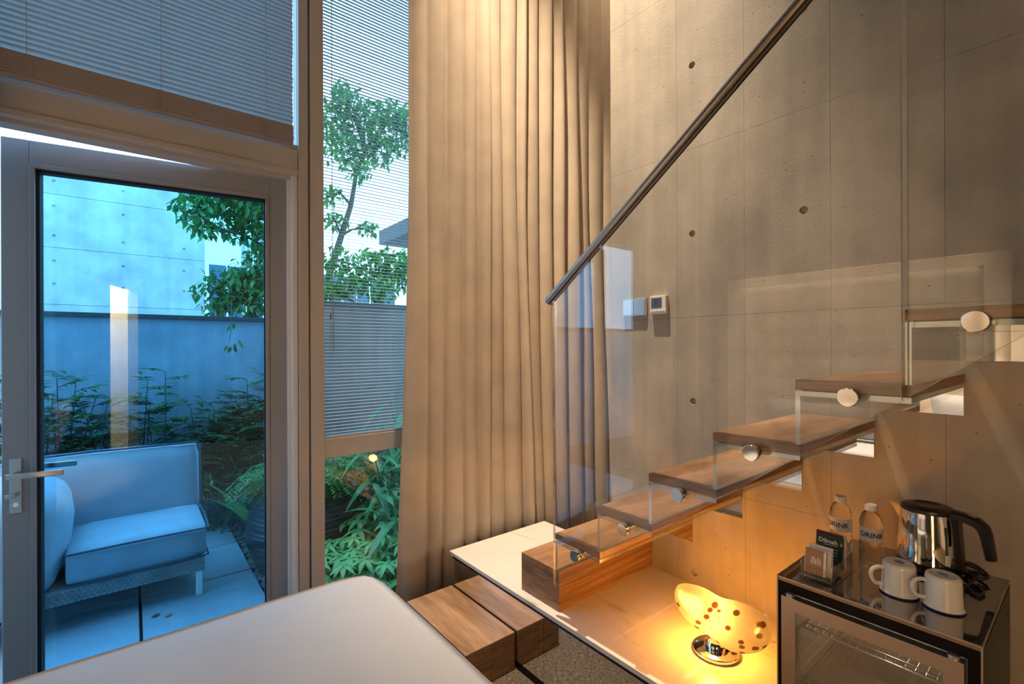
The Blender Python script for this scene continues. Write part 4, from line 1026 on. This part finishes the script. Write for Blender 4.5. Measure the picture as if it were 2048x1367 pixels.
# far house with dark upper storey
fhx = at_y(758, 470, 13).x; ft = at_y(758, 462, 13).z; fb = at_y(758, 489, 13).z
hs_ = empty('neighbour_house', (fhx+1.8, 11, -.4), 'far house with dark clad upper storey seen through the blind', 'house')
bbox_obj('upper_storey', (fhx, 9.0, fb), (fhx+3.5, 13, ft), 'dark_clad', hs_)
bbox_obj('lower_storey', (fhx+1.1, 9.8, -.4), (fhx+3.2, 12.8, fb), 'concrete_out', hs_)

# ---------------- outdoor sofa
SF = empty('outdoor_sofa', (0, 3.7, GZ), 'grey cushioned outdoor lounge sofa on the patio paving', 'sofa')
def soft(name, lo, hi, r, mat, par, rot=None, piv=None, bulge=.0):
    b = nb(); box(b, lo, hi); bmesh.ops.subdivide_edges(b, edges=b.edges[:], cuts=5, use_grid_fill=True)
    c = (Vector(lo)+Vector(hi))/2; hsz = (Vector(hi)-Vector(lo))/2
    for v_ in b.verts:
        q = v_.co-c; n = Vector((q.x/hsz.x, q.y/hsz.y, q.z/hsz.z))
        for a in range(3):
            o1, o2 = (a+1) % 3, (a+2) % 3
            if abs(n[a]) > .99: v_.co[a] += math.copysign(bulge*(1-n[o1]**2)*(1-n[o2]**2), n[a])
        d = Vector([max(0, abs(q[i])-(hsz[i]-r)) for i in range(3)])
        if d.length > r: 
            k = r/d.length
            for i in range(3):
                if d[i] > 0: v_.co[i] = c[i]+math.copysign(hsz[i]-r+d[i]*k, q[i])
    if rot is not None: bmesh.ops.rotate(b, verts=b.verts[:], cent=piv or c, matrix=Matrix.Rotation(rot[1], 3, rot[0]))
    o = obj(name, b, mat, par, 'all'); return o
seat = soft('seat_cushion', (-.29, 3.455, .135), (.362, 4.06, .325), .035, 'sofa', SF, bulge=.012)
b = nb(); zc = .314; tube(b, [(-.285, 3.452, zc-.004), (.0, 3.446, zc), (.352, 3.452, zc-.004), (.366, 3.466, zc-.004), (.372, 3.75, zc), (.364, 4.04, zc)], .006, 8); obj('piping', b, 'piping', seat, True)
b = nb(); tube(b, [(-.285, 3.452, .143), (.34, 3.452, .143), (.364, 3.47, .143), (.366, 3.75, .143)], .005, 8); obj('piping', b, 'piping', seat, True)
back = soft('back_cushion', (-.75, 3.98, .16), (.365, 4.14, .735), .03, 'sofa', SF, ('X', -.10), Vector((0, 4.05, .16)), .018)
b = nb(); tube(b, [(-.74, 4.045, .742), (-.2, 4.05, .752), (.35, 4.045, .744), (.372, 4.03, .72), (.372, 4.0, .45), (.370, 3.975, .2)], .007, 8); obj('piping', b, 'piping', back, True)
arm = soft('side_cushion', (-.80, 3.40, .10), (-.30, 4.0, .68), .13, 'sofa', SF, ('Y', .10), None, .03)
soft('arm_panel', (-.82, 3.385, .06), (-.42, 3.47, .50), .03, 'sofa', SF, None, None, .004)
bs = bbox_obj('wicker_base', (-.82, 3.47, .045), (.345, 4.16, .125), 'wicker', SF, .008)
wv = nb(); wme = None
box(wv, (-.011, -.003, -.007), (.011, .003, .007), .0025, 1); wme = bpy.data.meshes.new('weave_strand'); wv.to_mesh(wme); wv.free(); wme.materials.append(M['wicker'])
for r in range(4):
    for k in range(44):
        inst('weave_strand', wme, bs, (-.80+k*.026+(.013 if r % 2 else 0), 3.4685, .056+r*.0185), (0, .25 if r % 2 else -.25, 0))
for x in (-.76, .318):
    for y in (3.487, 4.13): bbox_obj('leg', (x-.016, y-.016, GZ), (x+.016, y+.016, .046), 'white_metal', SF, .003)

# ---------------- planting
def leaf_pts(L, W, fold=.25, droop=.25, n=4):
    """leaf blade along +x: rows of (left, mid, right)"""
    rows = []
    for i in range(n+1):
        t = i/n; w_ = W*.5*math.sin(PI*min(1, t*.95+.03))**.8*(1.15-.5*t); z = -droop*L*t*t
        rows.append(((t*L, w_, z+fold*w_), (t*L, 0, z), (t*L, -w_, z+fold*w_)))
    return rows
def add_leaf(V_, F_, pos, dirv, upv, L, W, droop=.25, n=3, fold=.25):
    d = Vector(dirv).normalized(); s = Vector(upv).cross(d)
    if s.length < 1e-4: s = Vector((1, 0, 0)).cross(d)
    s.normalize(); u = d.cross(s); base = len(V_)
    for row in leaf_pts(L, W, fold, droop, n):
        for x, y, z in row: V_.append(tuple(Vector(pos)+d*x+s*y+u*z))
    for i in range(n):
        a = base+i*3; F_.append((a, a+1, a+4, a+3)); F_.append((a+1, a+2, a+5, a+4))
def rv(s=1): return Vector((rnd.uniform(-1, 1), rnd.uniform(-1, 1), rnd.uniform(-1, 1)))*s
def leaf_mesh(name, L, W, mat, droop=.25, n=4, fold=.25):
    V_, F_ = [], []; add_leaf(V_, F_, (0, 0, 0), (1, 0, 0), (0, 0, 1), L, W, droop, n, fold)
    me = bpy.data.meshes.new(name); me.from_pydata(V_, [], F_); me.materials.append(M[mat])
    for p in me.polygons: p.use_smooth = True
    return me
# feathery shrubs along the wall
def feather_shrub(x, y, h, nst, spread, label, seed, mat='leaf_shrub', lsize=.08):
    global rnd
    keep = rnd; rnd = random.Random(seed)
    t = empty('garden_shrub', (x, y, GZ-.05), label, 'shrub', 'feathery shrubs along the garden wall')
    V_, F_ = [], []; sb = nb()
    for s in range(nst):
        a = rnd.uniform(0, 2*PI); sp = spread*rnd.uniform(.25, 1); hh = h*rnd.uniform(.7, 1.0)
        top = Vector((x+sp*math.cos(a), y+sp*.55*math.sin(a), GZ+hh)); b0 = Vector((x+.15*sp*math.cos(a), y+.1*sp*math.sin(a), GZ-.05)); mid = (top+b0)/2+Vector((rnd.uniform(-.06, .06), rnd.uniform(-.04, .04), 0))
        tube(sb, [b0, mid, top], [.009, .006, .003], 5)
        for q in range(15):
            f = .30+.70*q/14; p = b0.lerp(mid, f*2) if f < .5 else mid.lerp(top, f*2-1)
            az = q*2.4+rnd.uniform(-.4, .4); fl = .22*(1.15-f*.5)*rnd.uniform(.8, 1.2); d = Vector((math.cos(az), math.sin(az)*.8, rnd.uniform(.15, .55))).normalized()
            tube(sb, [p, p+d*fl*.6, p+d*fl+Vector((0, 0, -.02))], [.003, .002, .0012], 4)
            for w_ in range(7):
                g = .2+.8*w_/6; pp = p+d*fl*g+Vector((0, 0, -.02*g*g))
                for sd_ in (-1, 1):
                    ld = (d*.55+Vector((-d.y, d.x, .05))*sd_+rv(.15)).normalized(); add_leaf(V_, F_, pp, ld, (0, 0, 1), lsize*rnd.uniform(.8, 1.3), lsize*.42, .2, 2)
            add_leaf(V_, F_, p+d*fl, d, (0, 0, 1), lsize*1.2, lsize*.45, .2, 2)
    obj('stems', sb, 'bark', t); fo = pydata('foliage', V_, F_, mat, t); rnd = keep; return t
for k, (px, h_, ns_, sp, lab) in enumerate(((95, 1.32, 13, .30, 'tall dense feathery shrub by the garden wall, nearest the door handle'), (205, 1.16, 5, .20, 'thin feathery shrub by the garden wall behind the sofa middle'), (305, 1.34, 4, .10, 'slender upright feathery shrub by the wall right of centre'), (430, 1.16, 10, .32, 'wide feathery shrub by the wall above the sofa end'), (530, 1.28, 9, .25, 'feathery shrub by the wall beside the door hinge edge'))):
    p = at_y(px, 900, 4.82); feather_shrub(p.x, 4.82, h_, ns_, sp, lab, 40+k)
# bare woody bush below
wbx = at_y(470, 920, 4.6)
t = empty('woody_bush', (wbx.x, 4.6, GZ-.05), 'low tangled woody bush with bare branches behind the sofa end', 'bush'); sb = nb(); V_, F_ = [], []
for k in range(30):
    a = rnd.uniform(0, 2*PI); b0 = Vector((wbx.x+rnd.uniform(-.25, .3), 4.6+rnd.uniform(-.1, .1), GZ-.05)); e_ = b0+Vector((math.cos(a)*.45, math.sin(a)*.2, rnd.uniform(.35, .95))); m_ = b0.lerp(e_, .5)+rv(.07)
    tube(sb, [b0, m_, e_], [.010, .007, .003], 5)
    for q in range(10):
        p = m_.lerp(e_, rnd.random()) + rv(.05); add_leaf(V_, F_, p, rv()+Vector((0, 0, .3)), (0, 0, 1), .055, .026, .2, 2)
obj('branches', sb, 'bark', t); pydata('foliage', V_, F_, 'leaf_shrub', t)
# strap-leaved fern clump
p = at_z(505, 1030, GZ); fcx, fcy = p.x*4.42/p.y, 4.42
t = empty('strap_fern', (fcx, fcy, GZ-.05), 'broad strap leaved fern between sofa end and dark pot', 'fern')
lme = leaf_mesh('strap_leaf', 1, .16, 'leaf_fern', .35, 6, .3)
for k in range(16):
    a = k*2.4; o = inst('leaf', lme, t, (fcx, fcy, GZ-.02), (0, -rnd.uniform(.6, 1.25), a), (rnd.uniform(.38, .62),)*3)
# dark pot with fine fern
PCX, PCY, PR = .985, 3.62, .38
pt = empty('plant_pot', (PCX, PCY, GZ-.03), 'large dark round ribbed plant pot on the pebbles', 'pot')
prof = []
for i in range(41):
    f = i/40; r = PR*(.60+.42*math.sin(PI*(.12+.72*f))**.9); r *= (1+.012*math.sin(f*2*PI*17)); prof.append((r, GZ-.03+f*.52))
prof += [(prof[-1][0]-.03, GZ+.49), (prof[-1][0]-.045, GZ+.42), (.001, GZ+.42)]
b = nb(); lathe(b, prof, (PCX, PCY, 0), 56); obj('pot_body', b, 'pot', pt, True)
b = nb(); lathe(b, [(.001, GZ+.43), (PR*.7, GZ+.43)], (PCX, PCY, 0), 32, cap=False); obj('soil', b, 'soil', pt)
t = empty('maidenhair_fern', (PCX, PCY, GZ+.43), 'fine leaved green fern spilling over the dark pot', 'fern'); V_, F_ = [], []; sb = nb()
for k in range(120):
    a = rnd.uniform(0, 2*PI); r_ = rnd.uniform(.22, .40); d = Vector((math.cos(a), math.sin(a), 0)); z1 = rnd.uniform(.12, .28); b0 = Vector((PCX, PCY, GZ+.43))+d*rnd.uniform(0, .2)
    pts = [b0, b0+d*r_*.4+Vector((0, 0, z1)), b0+d*r_*.75+Vector((0, 0, z1*.9)), b0+d*r_+Vector((0, 0, z1*.6-.02))]
    tube(sb, pts, .0016, 4)
    for q in range(16):
        f = .2+.8*q/15; i = min(2, int(f*3)); p = pts[i].lerp(pts[i+1], f*3-i)
        for s in (-1, 1): add_leaf(V_, F_, p, Vector((-d.y*s, d.x*s, .1))+d*.4+rv(.2), (0, 0, 1), .045*(1.2-f*.5), .020, .2, 2)
obj('stems', sb, 'bark', t); pydata('foliage', V_, F_, 'leaf_fern', t)
# lance-leaved plant by the narrow window
lme = leaf_mesh('lance_leaf', 1, .20, 'leaf_lance', .45, 6, .3)
def lance_plant(x, y, h, n, label, spread=.22, seed=3):
    r2 = random.Random(seed); t = empty('lance_leaf_plant', (x, y, GZ-.05), label, 'plant', 'lance leaved plants outside the narrow window'); sb = nb()
    for s in range(7):
        a = r2.uniform(0, 2*PI); top = Vector((x+spread*math.cos(a), y+spread*math.sin(a), GZ+h*r2.uniform(.55, 1))); b0 = Vector((x+.04*math.cos(a), y+.04*math.sin(a), GZ-.05)); tube(sb, [b0, b0.lerp(top, .5)+Vector((0, 0, .04)), top], [.009, .007, .004], 5)
        for q in range(n//7):
            f = .18+.82*q/(n//7-1); p = b0.lerp(top, f)+Vector((0, 0, .04*math.sin(PI*f))); az = q*2.4+r2.uniform(-.5, .5)+s
            sc = r2.uniform(.20, .34)
            inst('leaf', lme, t, p, (0, r2.uniform(-.5, .45), az), (sc, sc, sc))
    obj('stems', sb, 'leaf_lance', t); return t
lp = at_y(800, 1000, 3.30); lance_plant(lp.x, 3.30, 1.02, 126, 'tall lance leaved plant crowding the narrow window beside the curtain', .26, 3)
lp = at_y(835, 1000, 3.75); lance_plant(lp.x, 3.75, 1.2, 98, 'lance leaved plant farther back behind the curtain edge', .3, 5)
lp = at_y(812, 1100, 2.95); lance_plant(lp.x, 2.95, .60, 70, 'short lance leaved plant close to the narrow window glass', .2, 9)
# palmate plants low down
lme2 = leaf_mesh('leaflet', 1, .36, 'leaf_palm', .25, 5, .25)
def palm_plant(x, y, h, n, label, seed):
    r2 = random.Random(seed); t = empty('umbrella_plant', (x, y, GZ-.05), label, 'plant', 'low umbrella leaved plants outside the narrow window'); sb = nb()
    for s in range(n):
        a = s*2.4; rr_ = .05+.23*math.sqrt((s+.5)/n); top = Vector((x+rr_*math.cos(a), y+rr_*math.sin(a), GZ+h*(1.05-.45*(s/n))*r2.uniform(.85, 1.1))); b0 = Vector((x+.3*rr_*math.cos(a), y+.3*rr_*math.sin(a), GZ-.04)); tube(sb, [b0, b0.lerp(top, .6)+Vector((0, 0, .03)), top], [.004, .003, .002], 4)
        k0 = r2.uniform(0, 6); sc = r2.uniform(.075, .115)
        for q in range(7): inst('leaf', lme2, t, top, (0, r2.uniform(.0, .35), k0+q*2*PI/7), (sc, sc, sc))
    obj('stems', sb, 'leaf_palm', t)
for k, (px, py, Y, h_, lab) in enumerate(((690, 1150, 2.95, .30, 'bright umbrella leaved plant below the dark pot, nearest the mullion'), (750, 1150, 3.0, .34, 'bright umbrella leaved plant in the middle of the low window'), (762, 1100, 3.28, .42, 'umbrella leaved plant right of the dark pot under the lance leaves'), (668, 1190, 2.72, .30, 'umbrella leaved plant at the very foot of the low window'), (775, 1180, 2.72, .30, 'umbrella leaved plant at the foot of the window by the curtain hem'))):
    p = at_y(px, py, Y); palm_plant(p.x, Y, h_, 22, lab, 60+k)
# low green ground cover behind the pot
p = at_z(470, 1000, GZ); V_, F_ = [], []
for k in range(900):
    q = Vector((p.x+rnd.gauss(.10, .25), min(4.90, 4.78+rnd.gauss(-.02, .07)), GZ+abs(rnd.gauss(.02, .07)))); add_leaf(V_, F_, q, rv()+Vector((0, 0, .8)), (0, 0, 1), .07, .018, .3, 2)
o = pydata('ground_cover', V_, F_, 'leaf_shrub'); o['kind'] = 'stuff'; tag(o, 'low dark green ground cover beside the paving corner', 'plants')

# trees beyond the wall
def tree(name, base, trunk_pts, clusters, nleaf, lsize, label, seed, mat='leaf_tree', group='trees beyond the garden wall'):
    """clusters: (centre, radius); branches run from the trunk to each"""
    global rnd
    keep = rnd; rnd = random.Random(seed)
    t = empty(name, base, label, 'tree', group); sb = nb(); V_, F_ = [], []
    tp_ = [Vector(p) for p in trunk_pts]; n = len(tp_); tube(sb, tp_, [.055*(1-.75*i/(n-1))+.006 for i in range(n)], 8)
    for c, r in clusters:
        c = Vector(c); cand = [p for p in tp_ if p.z < c.z+.2] or tp_; q = min(cand, key=lambda p: (p-c).length); m_ = q.lerp(c, .5)+Vector((0, 0, .05))+rv(.06)
        tube(sb, [q, m_, c], [.022, .014, .006], 5)
        for k in range(8): e_ = c+rv(r*.85); tube(sb, [m_.lerp(c, rnd.random()), (c+e_)/2+rv(.05), e_], [.007, .005, .002], 4)
        for k in range(int(3.0*nleaf*r*r)):
            d = rv(); 
            while d.length > 1: d = rv()
            p = c+Vector((d.x, d.y, d.z*.75))*r*1.2
            add_leaf(V_, F_, p, rv()+Vector((0, 0, -.35)), rv()*.4+Vector((0, 0, 1)), lsize*rnd.uniform(.7, 1.25), lsize*.55, .25, 2)
    obj('trunk', sb, 'bark', t); pydata('foliage', V_, F_, mat, t); rnd = keep; return t
TY = 6.4
def tp(px, py, Y=TY): return at_y(px, py, Y)
tree('garden_tree', tp(640, 900), [Vector((tp(640, 700).x, TY, -.4)), tp(640, 640), tp(655, 560), tp(683, 470), tp(702, 410), tp(712, 350), tp(730, 300)],
     [(tp(690, 205), .22), (tp(730, 240), .30), (tp(778, 232), .26), (tp(810, 240), .22), (tp(690, 300), .26), (tp(745, 300), .26), (tp(790, 290), .2), (tp(720, 345, 6.2), .15), (tp(668, 250, 6.6), .25), (tp(660, 390), .14), (tp(690, 185, 6.7), .16), (tp(850, 270), .3), (tp(672, 440), .13), (tp(735, 455), .12)],
     900, .105, 'slender garden tree with dark branches behind the narrow window blind', 11)
tree('leafy_tree', tp(590, 900, 5.9), [Vector((tp(590, 700, 5.9).x, 5.9, -.4)), tp(590, 640, 5.9), tp(575, 520, 5.9), tp(545, 430, 5.9), tp(520, 380, 5.9)],
     [(tp(395, 415, 5.8), .20), (tp(430, 385, 5.8), .22), (tp(470, 400, 5.9), .26), (tp(505, 430, 5.9), .25), (tp(410, 450, 5.7), .14), (tp(540, 390, 5.9), .28), (tp(540, 480, 5.9), .22), (tp(480, 460, 6.0), .16), (tp(560, 560, 5.8), .25)],
     1300, .10, 'green leafy tree reaching across the concrete facade, seen through the door', 12)
tree('leafy_tree', tp(500, 900, 5.7), [Vector((tp(505, 700, 5.75).x, 5.75, -.4)), tp(505, 640, 5.75), tp(500, 600, 5.7), tp(480, 560, 5.7)],
     [(tp(435, 585, 5.7), .20), (tp(470, 560, 5.7), .22), (tp(520, 545, 5.7), .22), (tp(500, 600, 5.6), .24), (tp(540, 590, 5.6), .18), (tp(445, 612, 5.55), .14), (tp(530, 510, 5.8), .16)],
     1300, .085, 'low bushy tree leaning over the coping of the wall', 13, 'leaf_fern')
tree('leafy_tree', tp(760, 900, 6.2), [Vector((tp(760, 700, 6.2).x, 6.2, -.4)), tp(760, 640, 6.2), tp(765, 560, 6.2), tp(780, 510, 6.2)],
     [(tp(670, 520, 6.1), .18), (tp(700, 560, 6.1), .24), (tp(740, 520, 6.3), .22), (tp(780, 530, 6.2), .26), (tp(815, 550, 6.2), .3), (tp(670, 580, 6.0), .18), (tp(760, 575, 6.0), .22), (tp(850, 520, 6.3), .35)],
     1100, .10, 'bushy tree above the taller garden wall, seen through the blind', 14)
# hanging twig over the wall
hv = tp(462, 640, 5.15); t = empty('hanging_twig', hv, 'thin hanging twig with brownish leaves in front of the garden wall', 'twig'); sb = nb(); V_, F_ = [], []
pts = [tp(463, 600, 5.4), hv, tp(462, 662, 5.1), tp(458, 685, 5.1)]; tube(sb, pts, .003, 5); obj('stem', sb, 'bark', t)
for px, py in ((468, 645), (462, 650), (455, 690), (462, 693), (470, 686), (480, 684), (468, 692), (477, 680)): add_leaf(V_, F_, tp(px, py, 5.1+rnd.uniform(-.03, .03)), Vector((rnd.uniform(-.6, .6), rnd.uniform(-.3, .3), -1)), (0, -1, .3), .065, .035, .1, 3)
pydata('foliage', V_, F_, 'leaf_shrub', t)
